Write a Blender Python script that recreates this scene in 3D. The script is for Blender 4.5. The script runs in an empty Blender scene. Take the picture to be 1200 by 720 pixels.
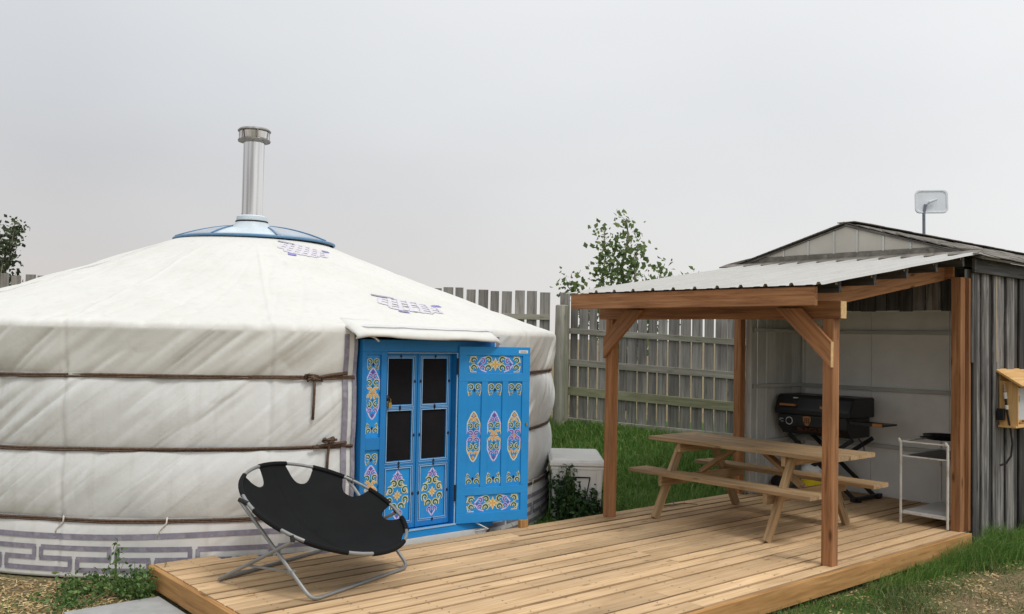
import bpy, bmesh, math, random
import numpy as np
from mathutils import Matrix, Vector
random.seed(7)
rng = np.random.default_rng(7)
scene = bpy.context.scene
COL = scene.collection
PI = math.pi

# ------------------------------------------------------------------ camera
cam_d = bpy.data.cameras.new('camera')
cam_d.sensor_width = 36.0
cam_d.lens = 36.0 * 1066.5 / 1200.0
cam_d.clip_start = 0.05
cam_d.clip_end = 2000.0
cam = bpy.data.objects.new('camera', cam_d)
COL.objects.link(cam)
cam.matrix_world = Matrix(((0.7602, -0.0365, -0.6486, 0.0),
                           (-0.6494, -0.0124, -0.7604, 0.0),
                           (0.0197, 0.9993, -0.0332, 1.7),
                           (0, 0, 0, 1)))
scene.camera = cam

# ------------------------------------------------------------------ sky, sun, exposure
SUN_EL, SUN_DIR = math.radians(56), Vector((0.10, -1.0, 0.0)).normalized()
world = bpy.data.worlds.new('World')
scene.world = world
world.use_nodes = True
wn, wl = world.node_tree.nodes, world.node_tree.links
wn.clear()
w_out = wn.new('ShaderNodeOutputWorld')
w_bg = wn.new('ShaderNodeBackground')
w_bg.inputs['Strength'].default_value = 0.12
sky = wn.new('ShaderNodeTexSky')
sky.sky_type = 'NISHITA'
sky.sun_disc = False
sky.sun_elevation = SUN_EL
sky.sun_rotation = math.atan2(SUN_DIR.x, SUN_DIR.y)
w_tc = wn.new('ShaderNodeTexCoord')


def wmath(op, a, b=None, clamp=False):
    n = wn.new('ShaderNodeMath')
    n.operation = op
    n.use_clamp = clamp
    for k, v in enumerate((a, b)):
        if v is None:
            continue
        if isinstance(v, (int, float)):
            n.inputs[k].default_value = v
        else:
            wl.new(v, n.inputs[k])
    return n.outputs[0]


def wmix(fac, a, b):
    n = wn.new('ShaderNodeMix')
    n.data_type = 'RGBA'
    if isinstance(fac, (int, float)):
        n.inputs[0].default_value = fac
    else:
        wl.new(fac, n.inputs[0])
    for k, v in ((6, a), (7, b)):
        if isinstance(v, tuple):
            n.inputs[k].default_value = (*v, 1)
        else:
            wl.new(v, n.inputs[k])
    return n.outputs[2]


w_sep = wn.new('ShaderNodeSeparateXYZ')
wl.new(w_tc.outputs['Generated'], w_sep.inputs[0])
w_noise = wn.new('ShaderNodeTexNoise')
w_noise.inputs['Scale'].default_value = 1.6
w_noise.inputs['Detail'].default_value = 4
w_noise.inputs['Roughness'].default_value = 0.45
w_map = wn.new('ShaderNodeMapping')
w_map.inputs['Scale'].default_value = (1, 1, 2.2)
wl.new(w_tc.outputs['Generated'], w_map.inputs[0])
wl.new(w_map.outputs[0], w_noise.inputs['Vector'])
# a broad bank of thicker cloud towards the north-west, thinner to the south-east
side = wmath('ADD', wmath('MULTIPLY', w_sep.outputs[0], 0.76), wmath('MULTIPLY', w_sep.outputs[1], -0.65))
side = wmath('ADD', wmath('MULTIPLY', side, 1.05), 0.46, True)
side = wmath('ADD', side, wmath('MULTIPLY', wmath('SUBTRACT', w_noise.outputs[0], 0.5), 0.95), True)
high = wmix(side, (4.30, 4.42, 4.60), (6.75, 6.82, 6.86))
low = wmix(side, (4.95, 4.60, 4.42), (6.55, 6.48, 6.36))
elev = wmath('MULTIPLY', w_sep.outputs[2], 4.2, True)
cloud = wmix(elev, low, high)
top = wmath('MULTIPLY', wmath('SUBTRACT', w_sep.outputs[2], 0.18, True), 1.4, True)
cloud = wmix(top, cloud, (9.0, 9.1, 9.2))
skycol = wmix(0.95, sky.outputs[0], cloud)
wl.new(skycol, w_bg.inputs['Color'])
wl.new(w_bg.outputs[0], w_out.inputs['Surface'])

sun_d = bpy.data.lights.new('sun', 'SUN')
sun_d.energy = 1.3
sun_d.angle = math.radians(16)
sun_d.color = (1.0, 0.965, 0.91)
sun = bpy.data.objects.new('sun', sun_d)
COL.objects.link(sun)
sdir = Vector((SUN_DIR.x * math.cos(SUN_EL), SUN_DIR.y * math.cos(SUN_EL), math.sin(SUN_EL)))
sun.rotation_euler = sdir.to_track_quat('Z', 'Y').to_euler()
sun.location = (4, -10, 20)

scene.view_settings.view_transform = 'Standard'
scene.view_settings.look = 'None'
scene.view_settings.exposure = 0.14
scene.view_settings.gamma = 1.0
scene.view_settings.use_curve_mapping = False


# ------------------------------------------------------------------ materials
def nodes_of(name):
    m = bpy.data.materials.new(name)
    m.use_nodes = True
    nt = m.node_tree
    return m, nt.nodes, nt.links, nt.nodes['Principled BSDF']


def ramp(N, stops):
    r = N.new('ShaderNodeValToRGB')
    e = r.color_ramp.elements
    while len(e) < len(stops):
        e.new(0.5)
    for el, (p, c) in zip(e, stops):
        el.position = p
        el.color = (*c, 1) if len(c) == 3 else c
    return r


def mul(c, k):
    return tuple(min(1, x * k) for x in c)


def mixn(N, L, fac, a, b, blend='MIX'):
    n = N.new('ShaderNodeMix')
    n.data_type = 'RGBA'
    n.blend_type = blend
    if isinstance(fac, (int, float)):
        n.inputs[0].default_value = fac
    else:
        L.new(fac, n.inputs[0])
    for k, v in ((6, a), (7, b)):
        if isinstance(v, tuple):
            n.inputs[k].default_value = (*v, 1)
        else:
            L.new(v, n.inputs[k])
    return n.outputs[2]


def wood(name, base, dark, light, rough=0.75, knots=0.6, grain=14.0, vary=0.25, weather=None, wfac=0.5, bump=0.25):
    """Grain along local X; a random offset and tone for each object."""
    m, N, L, B = nodes_of(name)
    tc = N.new('ShaderNodeTexCoord')
    oi = N.new('ShaderNodeObjectInfo')
    off = N.new('ShaderNodeVectorMath')
    off.operation = 'SCALE'
    off.inputs[0].default_value = (37.0, 91.0, 53.0)
    L.new(oi.outputs['Random'], off.inputs['Scale'])
    add = N.new('ShaderNodeVectorMath')
    L.new(tc.outputs['Object'], add.inputs[0])
    L.new(off.outputs[0], add.inputs[1])
    mp = N.new('ShaderNodeMapping')
    mp.inputs['Scale'].default_value = (0.9, grain, grain)
    L.new(add.outputs[0], mp.inputs[0])
    n1 = N.new('ShaderNodeTexNoise')
    n1.inputs['Scale'].default_value = 2.2
    n1.inputs['Detail'].default_value = 7
    n1.inputs['Roughness'].default_value = 0.62
    n1.inputs['Distortion'].default_value = 0.5
    L.new(mp.outputs[0], n1.inputs['Vector'])
    r = ramp(N, [(0.28, dark), (0.5, base), (0.74, light)])
    L.new(n1.outputs[0], r.inputs[0])
    col = r.outputs[0]
    # broad tone drift along the piece
    n2 = N.new('ShaderNodeTexNoise')
    n2.inputs['Scale'].default_value = 1.1
    n2.inputs['Detail'].default_value = 3
    L.new(add.outputs[0], n2.inputs['Vector'])
    r2 = ramp(N, [(0.3, (0.72, 0.70, 0.68)), (0.7, (1.12, 1.12, 1.12))])
    L.new(n2.outputs[0], r2.inputs[0])
    col = mixn(N, L, 0.8, col, r2.outputs[0], 'MULTIPLY')
    if weather:
        mw = N.new('ShaderNodeMapping')
        mw.inputs['Scale'].default_value = (0.5, 9, 9)
        L.new(add.outputs[0], mw.inputs[0])
        n3 = N.new('ShaderNodeTexNoise')
        n3.inputs['Scale'].default_value = 1.3
        n3.inputs['Detail'].default_value = 5
        n3.inputs['Roughness'].default_value = 0.7
        L.new(mw.outputs[0], n3.inputs['Vector'])
        r3 = ramp(N, [(0.5, (0, 0, 0)), (0.66, (1, 1, 1))])
        L.new(n3.outputs[0], r3.inputs[0])
        k = N.new('ShaderNodeMath')
        k.operation = 'MULTIPLY'
        k.inputs[1].default_value = wfac
        L.new(r3.outputs[0], k.inputs[0])
        col = mixn(N, L, k.outputs[0], col, weather)
    if knots:
        mk = N.new('ShaderNodeMapping')
        mk.inputs['Scale'].default_value = (2.6, 9, 9)
        L.new(add.outputs[0], mk.inputs[0])
        v = N.new('ShaderNodeTexVoronoi')
        v.inputs['Scale'].default_value = 1.0
        L.new(mk.outputs[0], v.inputs['Vector'])
        rk = ramp(N, [(0.06, (1, 1, 1)), (0.17, (0, 0, 0))])
        L.new(v.outputs['Distance'], rk.inputs[0])
        kk = N.new('ShaderNodeMath')
        kk.operation = 'MULTIPLY'
        kk.inputs[1].default_value = knots
        L.new(rk.outputs[0], kk.inputs[0])
        col = mixn(N, L, kk.outputs[0], col, mul(dark, 0.5))
    hs = N.new('ShaderNodeHueSaturation')
    mr = N.new('ShaderNodeMapRange')
    mr.inputs['To Min'].default_value = 1 - vary
    mr.inputs['To Max'].default_value = 1 + vary
    L.new(oi.outputs['Random'], mr.inputs['Value'])
    L.new(mr.outputs[0], hs.inputs['Value'])
    L.new(col, hs.inputs['Color'])
    L.new(hs.outputs[0], B.inputs['Base Color'])
    B.inputs['Roughness'].default_value = rough
    B.inputs['Specular IOR Level'].default_value = 0.25
    bp = N.new('ShaderNodeBump')
    bp.inputs['Strength'].default_value = bump
    bp.inputs['Distance'].default_value = 0.004
    L.new(n1.outputs[0], bp.inputs['Height'])
    L.new(bp.outputs[0], B.inputs['Normal'])
    return m


def plain(name, col, rough=0.5, metal=0.0, var=0.15, scale=6.0, bump=0.0, spec=0.4, dirt=None, dfac=0.4, bscale=60):
    m, N, L, B = nodes_of(name)
    tc = N.new('ShaderNodeTexCoord')
    n1 = N.new('ShaderNodeTexNoise')
    n1.inputs['Scale'].default_value = scale
    n1.inputs['Detail'].default_value = 6
    n1.inputs['Roughness'].default_value = 0.6
    L.new(tc.outputs['Object'], n1.inputs['Vector'])
    r = ramp(N, [(0.3, mul(col, 1 - var)), (0.7, mul(col, 1 + var))])
    L.new(n1.outputs[0], r.inputs[0])
    c = r.outputs[0]
    if dirt:
        n2 = N.new('ShaderNodeTexNoise')
        n2.inputs['Scale'].default_value = scale * 0.6
        n2.inputs['Detail'].default_value = 8
        n2.inputs['Roughness'].default_value = 0.7
        L.new(tc.outputs['Object'], n2.inputs['Vector'])
        r2 = ramp(N, [(0.5, (0, 0, 0)), (0.75, (dfac, dfac, dfac))])
        L.new(n2.outputs[0], r2.inputs[0])
        c = mixn(N, L, r2.outputs[0], c, dirt)
    L.new(c, B.inputs['Base Color'])
    B.inputs['Roughness'].default_value = rough
    B.inputs['Metallic'].default_value = metal
    B.inputs['Specular IOR Level'].default_value = spec
    if bump:
        n3 = N.new('ShaderNodeTexNoise')
        n3.inputs['Scale'].default_value = bscale
        n3.inputs['Detail'].default_value = 3
        L.new(tc.outputs['Object'], n3.inputs['Vector'])
        bp = N.new('ShaderNodeBump')
        bp.inputs['Strength'].default_value = bump
        bp.inputs['Distance'].default_value = 0.005
        L.new(n3.outputs[0], bp.inputs['Height'])
        L.new(bp.outputs[0], B.inputs['Normal'])
    return m


def leafy(name, c1, c2, c3=None, transl=0.25, rough=0.55):
    """colour varies from leaf to leaf (random per mesh island)"""
    m, N, L, B = nodes_of(name)
    g = N.new('ShaderNodeNewGeometry')
    st = [(0.0, c1), (1.0, c2)] if c3 is None else [(0.0, c1), (0.6, c2), (1.0, c3)]
    r = ramp(N, st)
    L.new(g.outputs['Random Per Island'], r.inputs[0])
    L.new(r.outputs[0], B.inputs['Base Color'])
    B.inputs['Roughness'].default_value = rough
    B.inputs['Specular IOR Level'].default_value = 0.3
    tr = N.new('ShaderNodeBsdfTranslucent')
    L.new(r.outputs[0], tr.inputs['Color'])
    mx = N.new('ShaderNodeMixShader')
    mx.inputs[0].default_value = transl
    L.new(B.outputs[0], mx.inputs[1])
    L.new(tr.outputs[0], mx.inputs[2])
    L.new(mx.outputs[0], N['Material Output'].inputs['Surface'])
    return m


M = {}
M['deck'] = wood('deck_pine', (0.63, 0.43, 0.24), (0.46, 0.285, 0.14), (0.73, 0.54, 0.34), knots=0.85, vary=0.22, bump=0.4, grain=20, weather=(0.44, 0.32, 0.20), wfac=0.4)
M['deck_edge'] = wood('shaded_grimy_edge', (0.28, 0.178, 0.09), (0.16, 0.10, 0.05), (0.38, 0.25, 0.14), knots=0, vary=0.3)  # board sides darkened: seam shade and grime painted into the colour
M['deck_old'] = wood('fascia_pine', (0.50, 0.27, 0.10), (0.31, 0.155, 0.055), (0.62, 0.37, 0.16), knots=0.8, vary=0.1)
M['stain'] = wood('stained_lumber', (0.37, 0.172, 0.073), (0.18, 0.075, 0.032), (0.49, 0.26, 0.125), knots=0.9, vary=0.16, grain=18, weather=(0.24, 0.13, 0.075), wfac=0.6, bump=0.4)
M['endgrain'] = plain('cut_end_grain', (0.62, 0.42, 0.2), 0.8, var=0.25, scale=40)
M['picnic'] = wood('picnic_pine', (0.40, 0.262, 0.135), (0.23, 0.145, 0.07), (0.51, 0.365, 0.205), knots=0.85, vary=0.15, weather=(0.33, 0.29, 0.23), wfac=0.65, grain=18, bump=0.4)
M['fence'] = wood('weathered_fence', (0.285, 0.272, 0.25), (0.15, 0.142, 0.13), (0.39, 0.372, 0.345), knots=0.5, vary=0.26, weather=(0.10, 0.095, 0.09), wfac=0.6)
M['fence_rail'] = wood('mossy_fence_rail', (0.36, 0.345, 0.295), (0.24, 0.23, 0.185), (0.45, 0.435, 0.37), knots=0.5, vary=0.12, weather=(0.16, 0.19, 0.10), wfac=0.6)
M['fence_mossy'] = wood('green_fence_rail', (0.26, 0.265, 0.165), (0.15, 0.16, 0.09), (0.36, 0.36, 0.24), knots=0.4, vary=0.12)
M['shed'] = wood('old_shed_board', (0.095, 0.091, 0.088), (0.016, 0.016, 0.017), (0.25, 0.24, 0.23), knots=0.6, grain=13, vary=0.5, weather=(0.27, 0.25, 0.225), wfac=0.65, bump=1.0)
M['shed_bare'] = wood('bare_shed_board', (0.36, 0.30, 0.22), (0.16, 0.12, 0.08), (0.55, 0.49, 0.38), knots=0.6, grain=20, vary=0.1, weather=(0.12, 0.11, 0.10), wfac=0.8, bump=0.6)
M['shed_dark'] = wood('dark_shed_board', (0.055, 0.053, 0.052), (0.02, 0.02, 0.02), (0.10, 0.098, 0.095), knots=0.4, grain=16, vary=0.3, bump=0.5)
M['white_board'] = wood('whitewashed_board', (0.60, 0.62, 0.60), (0.50, 0.515, 0.50), (0.67, 0.69, 0.67), knots=0.2, vary=0.1, weather=(0.46, 0.47, 0.46), wfac=0.4, bump=0.3)
M['inner_wall'] = plain('whitewashed_panel', (0.82, 0.825, 0.81), 0.8, var=0.08, scale=2.0, dirt=(0.64, 0.63, 0.60), dfac=0.7, bump=0.15, bscale=25)
M['gable'] = plain('gable_sheet', (0.52, 0.49, 0.43), 0.7, var=0.08, scale=3, dirt=(0.30, 0.28, 0.25), dfac=0.5, bump=0.1)
M['shingle'] = wood('asphalt_shingle', (0.175, 0.162, 0.142), (0.10, 0.092, 0.082), (0.25, 0.235, 0.21), grain=5, knots=0.2, vary=0.3, rough=0.95, bump=0.8)
M['plywood'] = wood('new_plywood', (0.66, 0.40, 0.16), (0.54, 0.29, 0.10), (0.74, 0.49, 0.23), knots=0.3, vary=0.06)
M['roof_metal'] = plain('white_roof_metal', (0.47, 0.465, 0.445), 0.5, var=0.06, scale=2.5, dirt=(0.50, 0.48, 0.44), dfac=0.5, spec=0.5)
M['rust'] = plain('rusty_metal', (0.36, 0.26, 0.17), 0.8, var=0.6, scale=70)
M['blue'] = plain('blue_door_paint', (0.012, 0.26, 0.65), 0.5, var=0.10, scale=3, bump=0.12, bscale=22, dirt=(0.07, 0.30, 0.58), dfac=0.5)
M['blue_shade'] = plain('blue_paint_in_shade', (0.012, 0.19, 0.50), 0.5, var=0.08, scale=3, bump=0.04, bscale=30)  # the door blue again, darkened to paint in the shade on the frame
M['lightblue'] = plain('pale_blue_line_paint', (0.33, 0.50, 0.68), 0.6, var=0.1)
M['cream'] = plain('cream_paint', (0.66, 0.62, 0.36), 0.6, var=0.1)
M['lilac'] = plain('lilac_paint', (0.60, 0.52, 0.78), 0.6, var=0.1)
M['green'] = plain('dark_green_paint', (0.016, 0.11, 0.075), 0.6, var=0.2)
M['yellow'] = plain('yellow_paint', (0.68, 0.58, 0.26), 0.6, var=0.1)
M['purple'] = plain('purple_paint', (0.15, 0.08, 0.36), 0.6, var=0.15)
M['orange'] = plain('orange_paint', (0.64, 0.31, 0.09), 0.6, var=0.1)
M['navy'] = plain('navy_paint', (0.012, 0.016, 0.045), 0.6, var=0.1)
M['screen'] = plain('black_insect_screen', (0.012, 0.0115, 0.013), 0.8, var=0.2, scale=4, spec=0.08)
M['black_iron'] = plain('black_iron', (0.02, 0.02, 0.022), 0.5, var=0.2, metal=0.3)
M['brass'] = plain('brass', (0.62, 0.42, 0.14), 0.35, metal=1.0)
M['steel'] = plain('stainless_flue', (0.72, 0.71, 0.69), 0.2, metal=1.0, var=0.08, scale=2, dirt=(0.50, 0.46, 0.42), dfac=0.5)
def streaky(name, lo, hi, rough):
    m, N, L, B = nodes_of(name)
    tc = N.new('ShaderNodeTexCoord')
    mp = N.new('ShaderNodeMapping')
    mp.inputs['Scale'].default_value = (14, 14, 0.25)
    L.new(tc.outputs['Object'], mp.inputs[0])
    n1 = N.new('ShaderNodeTexNoise')
    n1.inputs['Scale'].default_value = 1.5
    n1.inputs['Detail'].default_value = 3
    L.new(mp.outputs[0], n1.inputs['Vector'])
    r = ramp(N, [(0.36, lo), (0.58, hi)])
    L.new(n1.outputs[0], r.inputs[0])
    L.new(r.outputs[0], B.inputs['Base Color'])
    B.inputs['Metallic'].default_value = 1.0
    B.inputs['Roughness'].default_value = rough
    return m


M['steel'] = streaky('stainless_flue', (0.40, 0.375, 0.36), (0.78, 0.77, 0.76), 0.14)
M['dark_steel'] = plain('sooty_steel', (0.33, 0.32, 0.31), 0.45, metal=0.9, var=0.3, scale=20)
M['collar'] = plain('pale_blue_metal', (0.60, 0.68, 0.73), 0.45, var=0.08, scale=5)
M['pane'] = plain('crown_pane', (0.33, 0.38, 0.44), 0.22, var=0.25, scale=2.5, spec=0.6)
M['crown_blue'] = plain('crown_blue_paint', (0.11, 0.245, 0.41), 0.45, var=0.1)
M['rope'] = plain('brown_horsehair_rope', (0.115, 0.072, 0.048), 0.9, var=0.5, scale=60, bump=0.8, bscale=120)
M['white_string'] = plain('white_cotton_tie', (0.70, 0.68, 0.62), 0.9)
M['lavender'] = plain('faded_purple_print', (0.25, 0.23, 0.285), 0.85, var=0.2, scale=20, dirt=(0.52, 0.50, 0.52), dfac=0.55)
M['lavender_pale'] = plain('washed_out_purple_print', (0.62, 0.60, 0.655), 0.85, var=0.06, scale=12)
M['indigo'] = plain('indigo_print', (0.27, 0.25, 0.55), 0.85, var=0.15, scale=12)
M['charcoal_print'] = plain('charcoal_print', (0.33, 0.32, 0.40), 0.85, var=0.15)
M['chair_cloth'] = plain('black_polyester', (0.010, 0.0105, 0.011), 0.85, var=0.15, scale=5, bump=0.2, bscale=300, spec=0.15)
M['chair_tube'] = plain('grey_powder_coat_tube', (0.27, 0.275, 0.275), 0.42, var=0.1, metal=0.35)
M['rubber'] = plain('black_rubber', (0.018, 0.018, 0.018), 0.8)
M['grill_black'] = plain('black_enamel', (0.012, 0.013, 0.016), 0.42, var=0.2, spec=0.45)
M['grill_orange'] = plain('copper_orange_trim', (0.40, 0.17, 0.05), 0.45, var=0.15)
M['grill_logo'] = plain('dull_logo_print', (0.17, 0.065, 0.035), 0.6)
M['grill_white'] = plain('pale_print', (0.7, 0.7, 0.7), 0.5)
M['cart_white'] = plain('chipped_white_enamel', (0.66, 0.65, 0.61), 0.5, var=0.08, scale=8, dirt=(0.26, 0.17, 0.09), dfac=0.8)
M['tank'] = plain('white_tank_paint', (0.70, 0.70, 0.68), 0.4, var=0.06, dirt=(0.4, 0.38, 0.33), dfac=0.4)
M['tank_yellow'] = plain('yellow_sleeve', (0.85, 0.68, 0.02), 0.5, var=0.06)
M['cooler'] = plain('dirty_white_plastic', (0.75, 0.75, 0.72), 0.5, var=0.06, scale=4, dirt=(0.42, 0.38, 0.31), dfac=0.55, bump=0.06)
M['grey_box'] = plain('grey_enamel_box', (0.50, 0.52, 0.54), 0.4, var=0.06)
M['dish'] = plain('dish_plastic', (0.66, 0.70, 0.74), 0.5, var=0.06, scale=5)
M['pole'] = plain('galvanised_pole', (0.20, 0.21, 0.26), 0.5, metal=0.5)
M['concrete'] = plain('concrete_paver', (0.36, 0.365, 0.36), 0.9, var=0.12, scale=9, bump=0.25, bscale=140, dirt=(0.25, 0.25, 0.23), dfac=0.5)
M['bark'] = plain('grey_bark', (0.17, 0.15, 0.125), 0.9, var=0.35, scale=25, bump=0.5)
M['grass'] = leafy('grass_blade', (0.085, 0.19, 0.04), (0.18, 0.34, 0.075), (0.34, 0.41, 0.15), transl=0.4)
M['grass_dry'] = leafy('mixed_lawn_blade', (0.05, 0.10, 0.025), (0.10, 0.145, 0.045), (0.34, 0.28, 0.13))
M['straw'] = leafy('straw_chip', (0.30, 0.185, 0.075), (0.52, 0.37, 0.18), (0.66, 0.52, 0.30), transl=0.05, rough=0.85)
M['weed'] = leafy('weed_leaf', (0.05, 0.11, 0.032), (0.10, 0.19, 0.05), (0.20, 0.28, 0.09))
M['vine'] = leafy('dark_weed_leaf', (0.02, 0.05, 0.018), (0.04, 0.09, 0.03), (0.09, 0.15, 0.05))
M['aspen'] = leafy('aspen_leaf', (0.085, 0.14, 0.05), (0.16, 0.24, 0.085), (0.28, 0.33, 0.14), transl=0.45)
M['dark_tree'] = leafy('dark_tree_leaf', (0.03, 0.048, 0.022), (0.058, 0.085, 0.036), (0.10, 0.13, 0.06), transl=0.25)


def canvas(name, base, stain, sfac, creases=()):
    m, N, L, B = nodes_of(name)
    tc = N.new('ShaderNodeTexCoord')
    n1 = N.new('ShaderNodeTexNoise')
    n1.inputs['Scale'].default_value = 1.3
    n1.inputs['Detail'].default_value = 7
    n1.inputs['Roughness'].default_value = 0.65
    L.new(tc.outputs['Object'], n1.inputs['Vector'])
    r = ramp(N, [(0.42, (0, 0, 0)), (0.8, (sfac, sfac, sfac))])
    L.new(n1.outputs[0], r.inputs[0])
    # rain streaks run down the cloth
    mp = N.new('ShaderNodeMapping')
    mp.inputs['Scale'].default_value = (9, 9, 0.7)
    L.new(tc.outputs['Object'], mp.inputs[0])
    n2 = N.new('ShaderNodeTexNoise')
    n2.inputs['Scale'].default_value = 1.4
    n2.inputs['Detail'].default_value = 5
    L.new(mp.outputs[0], n2.inputs['Vector'])
    r2 = ramp(N, [(0.52, (0, 0, 0)), (0.78, (sfac * 0.9,) * 3)])
    L.new(n2.outputs[0], r2.inputs[0])
    c = mixn(N, L, r.outputs[0], base, stain)
    c = mixn(N, L, r2.outputs[0], c, stain)
    L.new(c, B.inputs['Base Color'])
    B.inputs['Roughness'].default_value = 0.85
    B.inputs['Specular IOR Level'].default_value = 0.2
    n3 = N.new('ShaderNodeTexNoise')
    n3.inputs['Scale'].default_value = 14
    n3.inputs['Detail'].default_value = 5
    n3.inputs['Roughness'].default_value = 0.6
    L.new(tc.outputs['Object'], n3.inputs['Vector'])
    bp = N.new('ShaderNodeBump')
    bp.inputs['Strength'].default_value = 0.2
    bp.inputs['Distance'].default_value = 0.012
    L.new(n3.outputs[0], bp.inputs['Height'])
    nrm = bp.outputs[0]
    for sc, al, wd, dist in creases:
        mr = N.new('ShaderNodeMapping')
        mr.inputs['Rotation'].default_value = (0, 0, math.radians(-41))
        L.new(tc.outputs['UV'], mr.inputs[0])
        ms = N.new('ShaderNodeMapping')
        ms.inputs['Scale'].default_value = (al, sc, 1)
        L.new(mr.outputs[0], ms.inputs[0])
        nn = N.new('ShaderNodeTexNoise')
        nn.inputs['Scale'].default_value = 1.0
        nn.inputs['Detail'].default_value = 2.5
        nn.inputs['Roughness'].default_value = 0.45
        nn.inputs['Distortion'].default_value = 0.25
        L.new(ms.outputs[0], nn.inputs['Vector'])
        rr = ramp(N, [(0.5 - wd, (1, 1, 1)), (0.5, (0, 0, 0)), (0.5 + wd, (1, 1, 1))])
        rr.color_ramp.interpolation = 'EASE'
        L.new(nn.outputs[0], rr.inputs[0])
        # creases come and go over the cloth
        ng = N.new('ShaderNodeTexNoise')
        ng.inputs['Scale'].default_value = 1.7
        ng.inputs['Detail'].default_value = 2
        L.new(tc.outputs['UV'], ng.inputs['Vector'])
        rg = ramp(N, [(0.36, (0.12,) * 3), (0.62, (1, 1, 1))])
        L.new(ng.outputs[0], rg.inputs[0])
        b2 = N.new('ShaderNodeBump')
        b2.inputs['Distance'].default_value = dist
        L.new(rg.outputs[0], b2.inputs['Strength'])
        L.new(rr.outputs[0], b2.inputs['Height'])
        L.new(nrm, b2.inputs['Normal'])
        nrm = b2.outputs[0]
    L.new(nrm, B.inputs['Normal'])
    return m


M['canvas_wall'] = canvas('wall_canvas', (0.735, 0.745, 0.735), (0.55, 0.545, 0.51), 0.5, ((4.6, 0.55, 0.085, 0.0034), (9.5, 1.1, 0.12, 0.0013)))
M['canvas_roof'] = canvas('roof_canvas', (0.69, 0.685, 0.65), (0.57, 0.56, 0.515), 0.5, ((4.0, 0.5, 0.09, 0.0024), (9.0, 1.2, 0.12, 0.0008)))
M['canvas_skirt'] = canvas('skirt_canvas', (0.72, 0.715, 0.70), (0.50, 0.485, 0.45), 0.6, ((5.0, 1.2, 0.10, 0.0015),))


def ground_mat():
    m, N, L, B = nodes_of('ground_soil')
    at = N.new('ShaderNodeAttribute')
    at.attribute_name = 'green'
    tc = N.new('ShaderNodeTexCoord')
    n1 = N.new('ShaderNodeTexNoise')
    n1.inputs['Scale'].default_value = 2.6
    n1.inputs['Detail'].default_value = 9
    n1.inputs['Roughness'].default_value = 0.7
    L.new(tc.outputs['Object'], n1.inputs['Vector'])
    n2 = N.new('ShaderNodeTexNoise')
    n2.inputs['Scale'].default_value = 38
    n2.inputs['Detail'].default_value = 5
    L.new(tc.outputs['Object'], n2.inputs['Vector'])
    soil = ramp(N, [(0.3, (0.10, 0.075, 0.05)), (0.55, (0.24, 0.18, 0.105)), (0.75, (0.42, 0.32, 0.18))])
    L.new(n2.outputs[0], soil.inputs[0])
    lawn = ramp(N, [(0.3, (0.035, 0.075, 0.018)), (0.6, (0.075, 0.13, 0.032)), (0.8, (0.14, 0.15, 0.06))])
    L.new(n2.outputs[0], lawn.inputs[0])
    k = N.new('ShaderNodeMath')
    k.operation = 'ADD'
    L.new(at.outputs['Fac'], k.inputs[0])
    s = N.new('ShaderNodeMapRange')
    s.inputs['To Min'].default_value = -0.9
    s.inputs['To Max'].default_value = 0.9
    L.new(n1.outputs[0], s.inputs['Value'])
    L.new(s.outputs[0], k.inputs[1])
    k.use_clamp = True
    c = mixn(N, L, k.outputs[0], soil.outputs[0], lawn.outputs[0])
    L.new(c, B.inputs['Base Color'])
    B.inputs['Roughness'].default_value = 0.95
    B.inputs['Specular IOR Level'].default_value = 0.1
    bp = N.new('ShaderNodeBump')
    bp.inputs['Strength'].default_value = 0.7
    bp.inputs['Distance'].default_value = 0.03
    L.new(n2.outputs[0], bp.inputs['Height'])
    L.new(bp.outputs[0], B.inputs['Normal'])
    return m


M['ground'] = ground_mat()

# ------------------------------------------------------------------ builders
ROOT = {}          # object name -> world location of its thing's base


def root_loc(p):
    return ROOT.get(p.name, Vector((0, 0, 0))) if p else Vector((0, 0, 0))


def thing(name, label, cat, loc=(0, 0, 0), group=None):
    o = bpy.data.objects.new(name, None)
    o.empty_display_size = 0.1
    COL.objects.link(o)
    o.location = loc
    o['label'] = label
    o['category'] = cat
    if group:
        o['group'] = group
    ROOT[o.name] = Vector(loc)
    return o


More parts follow.
